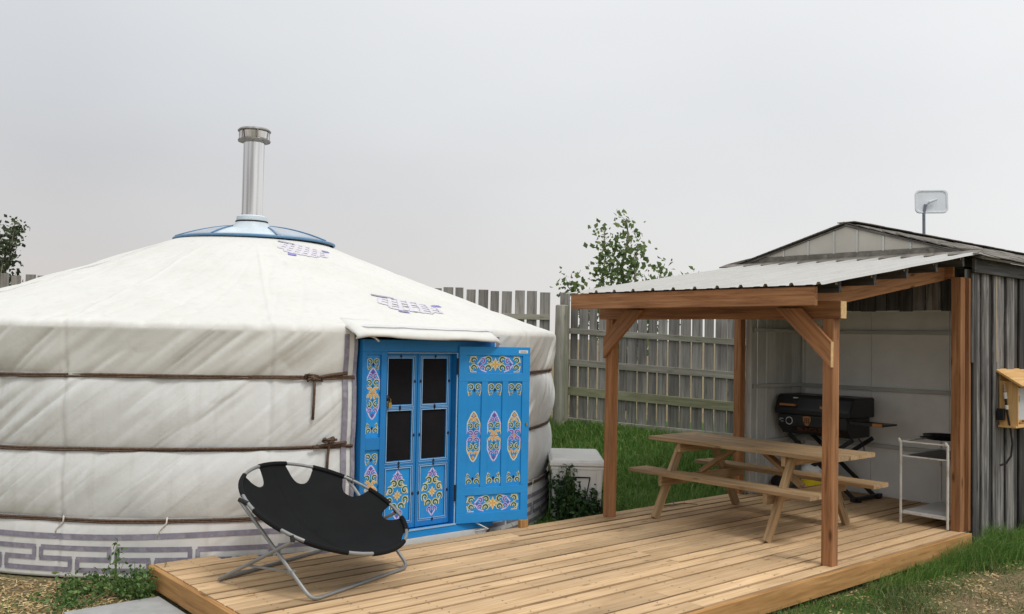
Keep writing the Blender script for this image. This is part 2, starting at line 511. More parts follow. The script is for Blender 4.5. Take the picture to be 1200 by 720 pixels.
class MB:
    def __init__(self):
        self.v, self.f, self.m = [], [], []
        self.uv = None

    def add(self, vs, fs, mi=0):
        b = len(self.v)
        self.v += [tuple(x) for x in vs]
        self.f += [tuple(b + i for i in f) for f in fs]
        self.m += [mi] * len(fs)
        return self

    def box(self, c, s, ax=None, mi=0, ch=0.0):
        """box centred at c; ax = three unit axes; ch = chamfer on the edges along axis 0"""
        c = Vector(c)
        X, Y, Z = [Vector(a) for a in (ax or ((1, 0, 0), (0, 1, 0), (0, 0, 1)))]
        hx, hy, hz = s[0] / 2, s[1] / 2, s[2] / 2
        if ch > 0:
            k = min(ch, hy * 0.8, hz * 0.8)
            pr = [(-hy + k, -hz), (hy - k, -hz), (hy, -hz + k), (hy, hz - k), (hy - k, hz), (-hy + k, hz), (-hy, hz - k), (-hy, -hz + k)]
        else:
            pr = [(-hy, -hz), (hy, -hz), (hy, hz), (-hy, hz)]
        n = len(pr)
        vs = [c + X * sx * hx + Y * a + Z * b for sx in (-1, 1) for a, b in pr]
        fs = [(i, (i + 1) % n, n + (i + 1) % n, n + i) for i in range(n)]
        fs += [tuple(reversed(range(n))), tuple(range(n, 2 * n))]
        return self.add(vs, fs, mi)

    def tube(self, pts, r, n=8, mi=0, cap=True, closed=False):
        pts = [Vector(p) for p in pts]
        N = len(pts)
        rs = r if isinstance(r, (list, tuple)) else [r] * N
        up = None
        rings = []
        for i, p in enumerate(pts):
            if closed:
                t = (pts[(i + 1) % N] - pts[i - 1]).normalized()
            else:
                t = (pts[min(i + 1, N - 1)] - pts[max(i - 1, 0)]).normalized()
            if up is None:
                up = Vector((0, 0, 1)) if abs(t.z) < 0.9 else Vector((1, 0, 0))
            a = (up - t * up.dot(t))
            if a.length < 1e-6:
                a = t.orthogonal()
            a.normalize()
            up = a
            b = t.cross(a)
            rings.append([p + (a * math.cos(2 * PI * k / n) + b * math.sin(2 * PI * k / n)) * rs[i] for k in range(n)])
        vs = [v for rg in rings for v in rg]
        fs = []
        for i in range(N if closed else N - 1):
            j = (i + 1) % N
            for k in range(n):
                fs.append((i * n + k, i * n + (k + 1) % n, j * n + (k + 1) % n, j * n + k))
        if cap and not closed:
            fs.append(tuple(reversed(range(n))))
            fs.append(tuple((N - 1) * n + k for k in range(n)))
        return self.add(vs, fs, mi)

    def lathe(self, prof, c, n=32, mi=0, ax=None):
        c = Vector(c)
        X, Y, Z = [Vector(a) for a in (ax or ((1, 0, 0), (0, 1, 0), (0, 0, 1)))]
        vs = []
        for r, z in prof:
            for k in range(n):
                a = 2 * PI * k / n
                vs.append(c + X * (r * math.cos(a)) + Y * (r * math.sin(a)) + Z * z)
        fs = []
        for i in range(len(prof) - 1):
            for k in range(n):
                fs.append((i * n + k, i * n + (k + 1) % n, (i + 1) * n + (k + 1) % n, (i + 1) * n + k))
        return self.add(vs, fs, mi)

    def grid(self, rows, mi=0, closed=False):
        """rows: list of equal-length lists of points"""
        h, w = len(rows), len(rows[0])
        vs = [p for r in rows for p in r]
        fs = []
        for i in range(h - 1):
            for j in range(w if closed else w - 1):
                k = (j + 1) % w
                fs.append((i * w + j, i * w + k, (i + 1) * w + k, (i + 1) * w + j))
        return self.add(vs, fs, mi)

    def build(self, name, mats, parent=None, smooth=False, solid=0.0, bevel=0.0, fix=True):
        me = bpy.data.meshes.new(name)
        o0 = root_loc(parent)
        me.from_pydata([(x - o0.x, y - o0.y, z - o0.z) for x, y, z in self.v], [], self.f)
        for m in (mats if isinstance(mats, (list, tuple)) else [mats]):
            me.materials.append(M[m])
        me.polygons.foreach_set('material_index', self.m)
        if self.uv is not None:
            li = np.empty(len(me.loops), np.int32)
            me.loops.foreach_get('vertex_index', li)
            me.uv_layers.new(name='cloth').data.foreach_set('uv', self.uv[li].ravel().astype(np.float32))
        if fix:
            bm = bmesh.new()
            bm.from_mesh(me)
            bmesh.ops.recalc_face_normals(bm, faces=bm.faces)
            bm.to_mesh(me)
            bm.free()
        if smooth:
            me.polygons.foreach_set('use_smooth', [True] * len(me.polygons))
            if smooth == 'auto':
                me.set_sharp_from_angle(angle=math.radians(38))
        me.update()
        o = bpy.data.objects.new(name, me)
        COL.objects.link(o)
        if parent:
            o.parent = parent
            ROOT[o.name] = o0
        if solid:
            md = o.modifiers.new('thickness', 'SOLIDIFY')
            md.thickness = abs(solid)
            md.offset = -1 if solid > 0 else 1
        if bevel:
            md = o.modifiers.new('edges', 'BEVEL')
            md.width = bevel
            md.segments = 2
            md.limit_method = 'ANGLE'
        return o


def tag(o, label, cat, group=None):
    o['label'] = label
    o['category'] = cat
    if group:
        o['group'] = group
    return o


PLANKS = {}


def plank(name, p0, p1, wide, thick, mat, parent, up=(0, 0, 1), ch=0.004, roll=0.0, lift=0.0, edge=None):
    """lumber from p0 to p1 (centre line), local X along its length; `thick` lies along up, `wide` across it"""
    p0, p1 = Vector(p0), Vector(p1)
    d = p1 - p0
    Ln = d.length
    X = d.normalized()
    U = Vector(up)
    Z = (U - X * U.dot(X)).normalized()
    Y = Z.cross(X)
    key = (round(Ln, 3), round(wide, 4), round(thick, 4), mat, round(ch, 4), edge)
    me = PLANKS.get(key)
    if me is None:
        mb = MB().box((0, 0, 0), (Ln, wide, thick), ch=ch)
        me = bpy.data.meshes.new(name)
        me.from_pydata(mb.v, [], mb.f)
        me.materials.append(M[mat])
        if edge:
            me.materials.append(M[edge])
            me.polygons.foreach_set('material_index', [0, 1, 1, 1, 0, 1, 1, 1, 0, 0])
        bm = bmesh.new()
        bm.from_mesh(me)
        bmesh.ops.recalc_face_normals(bm, faces=bm.faces)
        bm.to_mesh(me)
        bm.free()
        PLANKS[key] = me
    o = bpy.data.objects.new(name, me)
    COL.objects.link(o)
    o0 = root_loc(parent)
    mat4 = Matrix((X, Y, Z)).transposed().to_4x4()
    if roll:
        mat4 = mat4 @ Matrix.Rotation(roll, 4, 'X')
    mat4.translation = (p0 + p1) / 2 - o0 + Z * lift
    o.matrix_basis = mat4
    if parent:
        o.parent = parent
        ROOT[o.name] = o0
    return o


_LAT = {}


def vnoise(x, y, seed=0):
    """smooth value noise, 0..1"""
    if seed not in _LAT:
        _LAT[seed] = np.random.default_rng(1000 + seed).random((256, 256))
    T = _LAT[seed]
    xi, yi = np.floor(x).astype(int), np.floor(y).astype(int)
    fx, fy = x - xi, y - yi
    fx = fx * fx * (3 - 2 * fx)
    fy = fy * fy * (3 - 2 * fy)
    a, b = T[xi % 256, yi % 256], T[(xi + 1) % 256, yi % 256]
    c, d = T[xi % 256, (yi + 1) % 256], T[(xi + 1) % 256, (yi + 1) % 256]
    return (a * (1 - fx) + b * fx) * (1 - fy) + (c * (1 - fx) + d * fx) * fy


def sstep(a, b, x):
    t = np.clip((x - a) / (b - a), 0, 1)
    return t * t * (3 - 2 * t)


# ------------------------------------------------------------------ ground
YC = np.array([4.45, 9.80])      # centre of the yurt
YR = 3.40


def gz(x, y):
    x, y = np.asarray(x, float), np.asarray(y, float)
    depth = 0.649 * x + 0.760 * y
    r = np.hypot(x - YC[0], y - YC[1])
    bank = sstep(9.2, 14.0, depth) * sstep(6.2, 7.6, y) * sstep(3.6, 5.6, r)
    far = sstep(14.0, 17.0, depth)
    h = -0.19 + 0.56 * np.maximum(bank, far * sstep(3.6, 5.2, r) * sstep(5.5, 7.0, y))
    near = np.exp(-((x - 5) ** 2 + (y - 6) ** 2) / 300)
    return h + (vnoise(x * 0.9, y * 0.9, 3) - 0.5) * 0.05 * near * (0.4 + bank)


def ground_green(x, y):
    depth = 0.649 * x + 0.760 * y
    g = sstep(6.2, 6.9, y) * sstep(5.2, 6.0, x) * 1.3
    g = g * (1 - sstep(14.6, 15.4, depth)) + 0.12 * sstep(14.6, 15.4, depth)
    strip = np.exp(-((y - 3.35) / 0.34) ** 2) * sstep(4.5, 5.5, x) * 1.1
    strip = np.maximum(strip, sstep(8.4, 8.9, x) * np.exp(-((y - 3.3) / 0.30) ** 2) * 1.3)
    g = np.maximum(g, strip)
    g = np.maximum(g, 0.28 * sstep(4.0, 1.5, y) * sstep(4, 5.5, x))
    g = np.maximum(g, 0.30 * sstep(3.2, 2.2, x))
    patch = np.exp(-(((x - 7.6) / 0.75) ** 2 + ((y - 2.95) / 0.30) ** 2))
    return g * (1 - 0.9 * patch)


def axis(lo, hi, step, far):
    core = np.arange(lo, hi + 1e-6, step)
    k = np.arange(1, 19)
    e = step * (1.45 ** k).cumsum()
    e = e * (far / e[-1])
    e = np.maximum.accumulate(np.maximum(e, step * k))
    return np.concatenate([lo - e[::-1], core, hi + e])


gx, gy = axis(-1, 16, 0.11, 900), axis(0, 20, 0.11, 900)
GX, GY = np.meshgrid(gx, gy)
GZ = gz(GX, GY)
mb = MB()
w = len(gx)
mb.v = list(zip(GX.ravel().tolist(), GY.ravel().tolist(), GZ.ravel().tolist()))
mb.f = [(i * w + j, i * w + j + 1, (i + 1) * w + j + 1, (i + 1) * w + j) for i in range(len(gy) - 1) for j in range(w - 1)]
mb.m = [0] * len(mb.f)
ground = mb.build('ground', 'ground', smooth=True, fix=False)
ground['kind'] = 'structure'
at = ground.data.attributes.new('green', 'FLOAT', 'POINT')
at.data.foreach_set('value', ground_green(GX, GY).ravel().astype(np.float32))

# ------------------------------------------------------------------ concrete paver
slab = thing('concrete_paver', 'flat grey concrete paver lying beside the left end of the deck', 'paver', (2.03, 6.0, -0.19))
MB().box((2.02, 5.93, -0.185), (0.62, 1.1, 0.05)).build('slab', 'concrete', slab, bevel=0.006)

# ------------------------------------------------------------------ deck
deck = thing('wooden_deck', 'low new pine deck in front of the yurt and under the lean-to', 'deck', (5.5, 4.9, -0.15))
D0, D1, NR = 3.65, 6.20, 18
pitch = (D1 - D0) / NR


def deck_row(y0, xa, xb, wdt):
    """one course of boards, butted on a joist"""
    x = xa
    cuts = []
    if xb - xa > 3.2 and random.random() < 0.6:
        cuts = [xa + 0.4 * random.randint(4, int((xb - xa - 1.5) / 0.4))]
    ge = random.choice((0.002, 0.003, 0.006))
    for c in cuts + [xb]:
        a = x + (0.0015 if x > xa else 0)
        z = -0.019 + random.uniform(-0.003, 0.0012)
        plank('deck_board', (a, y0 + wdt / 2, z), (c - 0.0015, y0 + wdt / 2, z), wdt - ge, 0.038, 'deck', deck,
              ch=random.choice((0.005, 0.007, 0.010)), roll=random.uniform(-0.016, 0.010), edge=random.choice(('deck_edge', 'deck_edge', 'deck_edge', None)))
        for jx in np.arange(2.62, c, 0.4):
            if jx > a:
                for dy in (0.03, wdt - 0.03):
                    SCREWS.append((jx + random.uniform(-0.012, 0.012), y0 + dy + random.uniform(-0.006, 0.006)))
        x = c


SCREWS = []
for r in range(NR):
    y0 = D0 + r * pitch
    xb = 8.63 if (y0 < 3.78 or y0 > 5.98) else 9.86
    deck_row(y0 + 0.003, 2.385, xb, pitch - 0.006)
for r, xb in enumerate((4.05, 3.50, 3.10, 2.84)):       # the last courses are cut short against the round wall
    y0 = D1 + r * pitch
    deck_row(y0 + 0.003, 2.385, xb, pitch - 0.006)
plank('fascia_board', (2.36, 3.628, -0.076), (8.64, 3.628, -0.076), 0.038, 0.145, 'deck_old', deck)
plank('fascia_board', (2.363, 3.648, -0.078), (2.363, 6.77, -0.078), 0.038, 0.145, 'deck_old', deck)
plank('joist', (2.5, 6.16, -0.095), (8.6, 6.16, -0.095), 0.038, 0.11, 'deck_old', deck)
for x in np.arange(2.8, 8.6, 0.8):
    plank('joist', (x, 3.66, -0.095), (x, 6.1, -0.095), 0.038, 0.11, 'deck_old', deck)
mb = MB()
for sx, sy in SCREWS:
    mb.add([(sx + 0.0055 * math.cos(k * PI / 3), sy + 0.0055 * math.sin(k * PI / 3), 0.0024) for k in range(6)], [tuple(range(6))])
ob = mb.build('screw_heads', 'black_iron', deck)
ob['kind'] = 'stuff'
blk = tag(plank('wood_block', (5.44, 6.165, 0.001), (5.44, 6.165, 0.066), 0.045, 0.09, 'deck_old', None, up=(1, 0, 0)),
          'short offcut of lumber standing on the deck below the open door', 'wood block')

# ------------------------------------------------------------------ yurt
yurt = thing('yurt', 'round white canvas yurt tied with brown ropes, blue double door and steel flue', 'yurt', (4.45, 9.8, -0.19))
TD = -88.4                        # direction of the door (degrees)
DW = 11.75                        # half width of the door gap (degrees)
ZS = [-0.19, 0.265, 0.79, 1.355, 1.74]
AMP = [0.030, 0.054, 0.058, 0.058]
SEAMS = [-163.2, -137.4, -111.6, -66, -40, -14, 12, 38, 64, 90, 116, 142, 168]


def rad(th, z):
    """outer radius of the wall canvas at direction th (degrees) and height z"""
    th, z = np.broadcast_arrays(np.asarray(th, float), np.asarray(z, float))
    s = YR * np.radians(th)
    r = np.full(th.shape, YR)
    a = math.radians(40)
    across, along = -s * math.sin(a) + z * math.cos(a), s * math.cos(a) + z * math.sin(a)
    f1 = vnoise(across * 4.6 + 50, along * 0.75 + 20, 5)
    f2 = vnoise(across * 8.5 + 90, along * 1.1 + 70, 6)
    f3 = vnoise(s * 2.2 + 200, z * 3 + 40, 7)
    f4 = 0.25 + 0.75 * sstep(0.3, 0.6, vnoise(across * 0.8 + 7, along * 0.9 + 13, 15))
    f5 = 0.15 + 0.85 * sstep(0.35, 0.65, vnoise(across * 1.1 + 27, along * 1.3 + 43, 16))
    ridge1 = (1 - np.abs(2 * f1 - 1)) ** 7
    ridge2 = (1 - np.abs(2 * f2 - 1)) ** 4
    door = 1 - np.exp(-(np.abs(th - TD) / 15.5) ** 8)
    for i in range(4):
        z0, z1 = ZS[i], ZS[i + 1]
        t = np.clip((z - z0) / (z1 - z0), 0, 1)
        ins = (z >= z0) & (z <= z1 + (1 if i == 3 else 0))
        am = AMP[i] * (0.75 + 0.5 * vnoise(s * 0.9 + 31 * i, s * 0 + i, 8))
        body = np.sin(PI * np.clip(t, 0, 1)) ** 0.65
        if i == 3:
            body = np.sin(PI * 0.5 * np.clip(t, 0, 1)) ** 0.7
        if i == 0:
            body = np.where(t > 0.65, np.sin(PI * np.clip((t - 0.3) / 0.7, 0, 1)) ** 0.6, 1.0)
        k = (0.2, 0.85, 0.95, 1.15)[i]
        gate = 0.25 + 0.75 * np.sin(PI * np.clip(t, 0, 1)) ** 0.5
        f6 = vnoise(across * 17 + 9, along * 2.2 + 5, 18)
        wr = (f1 - 0.5) * 0.024 - ridge1 * 0.020 * f4 - ridge2 * 0.016 * f5 + (f3 - 0.5) * 0.020 + (f2 - 0.5) * 0.014 + (f6 - 0.5) * 0.013 * (0.4 + f5)
        # little pleats where the cloth is gathered under each rope
        pl = (vnoise(s * 7 + 11 * i, z * 1.2, 9) - 0.5) * 0.034 * np.exp(-np.minimum(t, 1 - t) / 0.16)
        r = np.where(ins, YR + am * body * (0.35 + 0.65 * door) + (wr * k * gate + pl * (0.5 if i else 0.3)) * (0.3 + 0.7 * door), r)
    for sm in SEAMS:
        r = r - (0.009 + 0.012 * (vnoise(z * 14, z * 0 + sm, 19) - 0.5)) * np.exp(-((th - sm) / 0.3) ** 2) + 0.004 * np.exp(-((th - sm - 0.5) / 0.4) ** 2)
    return r


def wpt(th, z, off=0.0):
    """points on the wall canvas as an array (...,3)"""
    th, z = np.broadcast_arrays(np.asarray(th, float), np.asarray(z, float))
    r = rad(th, z) + off
    a = np.radians(th)
    return np.stack([YC[0] + r * np.cos(a), YC[1] + r * np.sin(a), z], -1)


def sheet(P, keep=None, wrap=True, uv=None):
    """MB from an array (rows, cols, 3); keep = mask of quads"""
    m = MB()
    h, w_ = P.shape[:2]
    m.v = [tuple(p) for p in P.reshape(-1, 3).tolist()]
    for i in range(h - 1):
        for j in range(w_ if wrap else w_ - 1):
            if keep is not None and not keep[i, j]:
                continue
            k = (j + 1) % w_
            m.f.append((i * w_ + j, i * w_ + k, (i + 1) * w_ + k, (i + 1) * w_ + j))
    m.m = [0] * len(m.f)
    m.uv = uv
    return m


# finer on the side one can walk up to, coarser behind
ths = np.concatenate([np.arange(-170, -20, 0.26), np.arange(-20, 190, 1.0)])
zw = np.concatenate([np.arange(-0.175, 0.265, 0.018), np.arange(0.265, 1.40, 0.0125)])
TH, ZZ = np.meshgrid(ths, zw)
mid = (TH + 0.18)
gap = (np.abs(mid - TD) < DW)
sk_rows = int(np.searchsorted(zw, 0.27))
Pw = wpt(TH, ZZ)
UVw = np.stack([YR * np.radians(TH), ZZ], -1)
sheet(Pw[sk_rows - 1:], ~gap[sk_rows - 1:-1], uv=UVw[sk_rows - 1:].reshape(-1, 2)).build('wall_cover', 'canvas_wall', yurt, smooth=True, solid=0.012)
sheet(Pw[:sk_rows + 1], ~gap[:sk_rows], uv=UVw[:sk_rows + 1].reshape(-1, 2)).build('skirt', 'canvas_skirt', yurt, smooth=True, solid=0.012)


def roof_rz(th, u):
    """roof canvas from the crown (u=0) to the eave (u=1)"""
    th, u = np.broadcast_arrays(np.asarray(th, float), np.asarray(u, float))
    r = 0.85 + u * (3.41 - 0.85)
    z = 2.70 - (2.70 - 1.775) * u ** 1.02 - 0.035 * np.sin(PI * u)
    s = np.radians(th) * r
    z = z + (vnoise(s * 1.3 + 60, u * 5 + 3, 11) - 0.5) * 0.026 * np.sin(PI * np.clip(u, 0, 1)) ** 0.5
    f = vnoise(np.radians(th) * 16 + u * 4 + 50, u * 2.2, 12)
    z = z - ((1 - np.abs(2 * f - 1)) ** 6) * 0.014 * u
    g = vnoise(np.radians(th) * 5 - u * 7 + 90, u * 6 + np.radians(th) * 3 + 40, 17)
    z = z - ((1 - np.abs(2 * g - 1)) ** 8) * 0.012 * sstep(0.1, 0.4, u)
    for sm in SEAMS:
        z = z + 0.010 * np.exp(-((th - sm) * np.radians(1) * r / 0.018) ** 2) * sstep(0.05, 0.3, u)
    return r, z


NU = 46
rows = []
for i in range(NU + 1):
    r, z = roof_rz(ths, i / NU)
    a = np.radians(ths)
    rows.append(np.stack([YC[0] + r * np.cos(a), YC[1] + r * np.sin(a), z], -1))
_, zend = roof_rz(ths, 1.0)
for k in (0.3, 0.6, 0.85, 1.0):
    q = k * PI / 2
    rr = 3.41 + (rad(ths, 1.71) + 0.014 - 3.41) * math.sin(q)
    zz = 1.71 + (zend - 1.71) * math.cos(q) ** 1.2
    a = np.radians(ths)
    rows.append(np.stack([YC[0] + rr * np.cos(a), YC[1] + rr * np.sin(a), zz], -1))
nroof = len(rows)
for z in np.arange(1.695, 1.335, -0.0125):
    rows.append(wpt(ths, np.full(ths.shape, z), 0.014))
Pr = np.array(rows)
keep = np.ones((len(rows) - 1, len(ths)), bool)
keep[nroof - 1:] = ~gap[0][None, :]
dist_ = np.concatenate([[0], np.cumsum(np.linalg.norm(np.diff(Pr[:, 40], axis=0), axis=1))])
UVr = np.stack([np.broadcast_to(YR * np.radians(ths), Pr.shape[:2]) + 3.3, np.broadcast_to(-dist_[:, None], Pr.shape[:2])], -1).reshape(-1, 2)
sheet(Pr, keep, uv=UVr).build('roof_cover', 'canvas_roof', yurt, smooth=True, solid=0.010)


def band(mb, thA, zA, thB, zB, wdt, off, mi=0):
    """flat strip laid on the wall canvas between two points"""
    n = max(2, int(abs(thB - thA) / 0.5) + 2, int(abs(zB - zA) / 0.04) + 2)
    t = np.linspace(0, 1, n)
    th, z = thA + (thB - thA) * t, zA + (zB - zA) * t
    dth, dz = (thB - thA) * math.radians(1) * YR, zB - zA
    l = math.hypot(dth, dz)
    nx, nz = -dz / l * wdt / 2, dth / l * wdt / 2
    nth = math.degrees(nx / YR)
    A = wpt(th + nth, z + nz, off)
    B_ = wpt(th - nth, z - nz, off)
    mb.grid([A.tolist(), B_.tolist()], mi)


def edge_ok(th):
    return not (TD - DW - 0.5 < th < TD + DW + 0.5)


for a, b in ((-170, TD - DW - 0.6), (TD + DW + 0.6, -5)):
    mb = MB()
    zt = lambda th: 0.128 if th < -150 else (0.13 + 0.03 * float(sstep(-135, -112, th)) if th < -90 else 0.13)
    ts = np.arange(a, b, 3.0)
    for t in ts:
        e = min(t + 3.0, b)
        band(mb, t, zt(t), e, zt(e), 0.042, 0.004)
    mb.build('skirt_stripe', 'lavender', yurt, smooth=True)
# key meander: top bar, drop, middle bar back, drop, bottom bar, and up again
PT = 9.9
bar = 0.037
zT, zM, zB = 0.045, -0.036, -0.116
t0 = -169.5
while t0 < -10:
    segs = [(t0, zT, t0 + 9.2, zT), (t0 + 9.0, zT, t0 + 9.0, zM), (t0 + 9.2, zM, t0 + 4.75, zM), (t0 + 4.95, zM, t0 + 4.95, zB),
            (t0 + 4.75, zB, t0 + 14.1, zB), (t0 + 13.9, zB, t0 + 13.9, zM), (t0 + 14.1, zM, t0 + 9.75, zM), (t0 + 9.95, zM, t0 + 9.95, zT)]
    mb = MB()
    ok = False
    for k, (x0, z0, x1, z1) in enumerate(segs):
        if edge_ok(x0) and edge_ok(x1) and edge_ok((x0 + x1) / 2):
            band(mb, x0, z0, x1, z1, bar if z0 == z1 else bar * 0.9, 0.0035 + 0.0006 * (k % 2))
            ok = True
    if ok:
        mb.build('key_pattern', 'lavender', yurt, smooth=True)
    t0 += PT
# two printed stripes beside the door opening
for th in (-101.75, -100.45, TD + DW + 0.45, TD + DW + 1.8):
    mb = MB()
    band(mb, th, 0.12, th, 1.70, 0.042 if th < -101 or th > -76 else 0.03, 0.017)
    mb.build('door_stripe', 'lavender', yurt, smooth=True)

# ropes round the wall, knots and hanging tails
for z, ro in ((1.350, 0.024), (0.790, 0.012), (0.265, 0.012)):
    mb = MB()
    th = np.arange(TD + DW + 0.2, TD + 360 - DW - 0.1, 1.0)
    zz = z + (vnoise(th * 0.07, th * 0 + z, 14) - 0.5) * 0.03
    if z < 0.5:
        zz = zz + 0.022 * np.cos(np.radians(th - 240 - 360)) * 0 - 0.02 * sstep(225, 205, th)
    mb.tube(wpt(th, zz, ro).tolist(), 0.0095, 6)
    mb.tube(wpt(th, zz - 0.0135 + (vnoise(th * 0.5, th * 0, 51) - 0.5) * 0.006, ro - 0.002).tolist(), 0.0075, 6)
    mb.build('rope', 'rope', yurt, smooth=True)


def hang(name, mat, pts, r, lump=0.0):
    mb = MB()
    P = [wpt(t, z, o).tolist() for t, z, o in pts]
    if lump:
        c = Vector(P[0])
        for k in range(3):
            q = [c + Vector((random.uniform(-1, 1) * lump * 1.7, random.uniform(-1, 0) * lump * 0.5, random.uniform(-1, 1) * lump * 0.5)) for _ in range(5)]
            mb.tube(q, 0.010, 5)
    mb.tube(P, r, 6)
    mb.build(name, mat, yurt, smooth=True)


hang('rope_tail', 'rope', [(-106.0, 1.345, 0.03), (-106.05, 1.25, 0.025), (-106.1, 1.15, 0.02), (-106.2, 1.02, 0.02)], 0.012, 0.045)
hang('rope_tail', 'rope', [(-103.9, 0.86, 0.03), (-103.85, 0.80, 0.03), (-103.95, 0.72, 0.02), (-104.1, 0.56, 0.02)], 0.012, 0.04)
hang('rope_knot', 'rope', [(-106.6, 1.362, 0.03), (-105.4, 1.352, 0.03), (-103.5, 1.372, 0.025), (-101.5, 1.385, 0.02)], 0.013, 0.03)
hang('rope_knot', 'rope', [(-105.6, 0.805, 0.03), (-104.4, 0.815, 0.03), (-102.9, 0.825, 0.025), (-101.4, 0.83, 0.02)], 0.012, 0.03)
for th in (-136.9, -123.8, -150.0, -60.5):
    hang('skirt_tie', 'white_string', [(th, 0.285, 0.02), (th - 0.1, 0.24, 0.012), (th - 0.9, 0.19, 0.006), (th - 1.1, 0.14, 0.004)], 0.0065)


def rpt(th, u, off=0.008):
    r, z = roof_rz(np.array(th, float), np.array(u, float))
    a = math.radians(th)
    return (YC[0] + float(r) * math.cos(a), YC[1] + float(r) * math.sin(a), float(z) + off)


def roof_bar(mb, th0, s0, th1, s1, wd, mi, off):
    """strip laid on the roof canvas; th in degrees, s = metres down from the crown ring"""
    n = 7
    rows_ = []
    for i in range(n):
        t = i / (n - 1)
        th, s = th0 + (th1 - th0) * t, s0 + (s1 - s0) * t
        r = 0.85 + s
        dx, ds = math.radians(th1 - th0) * r, s1 - s0
        l = math.hypot(dx, ds)
        ox, os_ = -ds / l * wd / 2, dx / l * wd / 2
        rows_.append([rpt(th + math.degrees(ox / r) * k, (s + os_ * k) / 2.56, off) for k in (1, -1)])
    mb.grid(rows_, mi)


# faded endless-knot prints on the roof, one over the door and one by the crown
def knot_print(thc, sc, size):
    mb = MB()
    r = 0.85 + sc
    dth = lambda x: math.degrees(x / r)
    q = size / 5
    # woven bands inside a lozenge, the whole printed askew
    def bar2(x0, y0, x1, y1, w2_, mi, off):
        q_ = lambda x, y: (thc + dth(x * 0.92 - y * 0.45), sc + y * 0.66 + x * 0.46)
        (ta, sa), (tb_, sb) = q_(x0, y0), q_(x1, y1)
        roof_bar(mb, ta, sa, tb_, sb, w2_, mi, off)
    for k in range(-2, 3):
        e = size * (0.30 if abs(k) == 2 else 0.46)
        bar2(-e, k * q * 0.95, e, k * q * 0.95, 0.044, 0, 0.004 + 0.0002 * (k + 3))
    for k in range(-3, 4):
        e = size * (0.20 if abs(k) == 3 else 0.34 if abs(k) == 2 else 0.46)
        bar2(k * q * 0.75, -e, k * q * 0.75, e, 0.036, 0, 0.0052 + 0.0002 * (k + 4))
    roof_bar(mb, thc + dth(-size * 0.40), sc - size * 0.47, thc + dth(-size * 0.05), sc - size * 0.33, 0.04, 2, 0.007)
    roof_bar(mb, thc + dth(-size * 0.42), sc + size * 0.30, thc + dth(-size * 0.28), sc + size * 0.34, 0.07, 1, 0.007)
    roof_bar(mb, thc + dth(size * 0.52), sc - size * 0.05, thc + dth(size * 0.68), sc - size * 0.02, 0.05, 1, 0.007)
    mb.build('knot_print', ['lavender_pale', 'indigo', 'charcoal_print'], yurt, smooth=True)


knot_print(-83.6, 1.93, 0.62)
knot_print(-89.5, 0.36, 0.50)

CX_, CY_ = YC[0] + 0.03, YC[1] - 0.026
# crown: blue ring, bowed ribs, panes, metal flue panel
mb = MB()
ring = []
for k in range(64):
    a = 2 * PI * k / 64
    ring.append((CX_ + 0.878 * math.cos(a), CY_ + 0.878 * math.sin(a), 2.715))
mb.tube(ring, 0.015, 8, closed=True)
mb.build('crown_ring', 'crown_blue', yurt, smooth=True)


def dome(th, r, off=0.0):
    z = 2.725 + 0.178 * (1 - (r / 0.88) ** 2) + off
    return (CX_ + r * math.cos(math.radians(th)), CY_ + r * math.sin(math.radians(th)), z)


PANE0 = -123.0 - 22.5
for k in range(8):
    tA = PANE0 + 45 * k
    mb = MB()
    mb.tube([dome(tA, r, 0.006) for r in np.linspace(0.05, 0.876, 9)], 0.008, 6)
    mb.build('crown_rib', 'crown_blue', yurt, smooth=True)
    mb = MB()
    mb.grid([[dome(tA + 45 * j / 8, r, 0.0) for j in range(9)] for r in np.linspace(0.04, 0.872, 10)])
    mb.build('flue_panel' if k == 0 else 'crown_pane', 'collar' if k == 0 else 'pane', yurt, smooth=True, solid=0.006)
FX, FY = CX_ + 0.42 * math.cos(math.radians(-121)), CY_ + 0.42 * math.sin(math.radians(-121))
FZ = -0.05
mb = MB()
mb.lathe([(0.25, 2.83), (0.215, 2.87), (0.168, 2.945), (0.168, 2.955), (0.162, 2.958), (0.162, 3.005), (0.13, 3.02), (0.10, 3.02)], (FX, FY, FZ), 40)
fl = mb.build('flue_collar', 'collar', yurt, smooth='auto')
mb = MB()
mb.lathe([(0.172, 2.944), (0.175, 2.952), (0.172, 2.960)], (FX, FY, FZ), 40)
mb.build('storm_seal', 'black_iron', yurt, smooth=True)
mb = MB()
mb.lathe([(0.113, 3.0), (0.113, 3.88), (0.095, 3.88), (0.095, 3.6)], (FX, FY, FZ), 48)
mb.tube([(FX + 0.1135 * math.cos(-2.35), FY + 0.1135 * math.sin(-2.35), z + FZ) for z in (3.03, 3.5, 3.86)], 0.003, 5)
mb.lathe([(0.116, 3.02), (0.116, 3.045)], (FX, FY, FZ), 48)
pipe = mb.build('flue_pipe', 'steel', yurt, smooth='auto')
mb = MB()
mb.lathe([(0.116, 3.82), (0.172, 3.835), (0.175, 3.85), (0.155, 3.865), (0.116, 3.865)], (FX, FY, FZ), 40)
mb.lathe([(0.0, 3.985), (0.16, 3.975), (0.178, 3.955), (0.175, 3.945), (0.0, 3.945)], (FX, FY, FZ), 40)
for k in range(6):
    a = 2 * PI * k / 6 + 0.3
    mb.box((FX + 0.168 * math.cos(a), FY + 0.168 * math.sin(a), 3.90 + FZ), (0.012, 0.004, 0.10), ((-math.sin(a), math.cos(a), 0), (math.cos(a), math.sin(a), 0), (0, 0, 1)))
mb.build('flue_cap', 'dark_steel', yurt, smooth='auto')
mb = MB()
mb.lathe([(0.150, 3.868), (0.158, 3.94), (0.152, 3.945), (0.145, 3.87)], (FX, FY, FZ), 40)
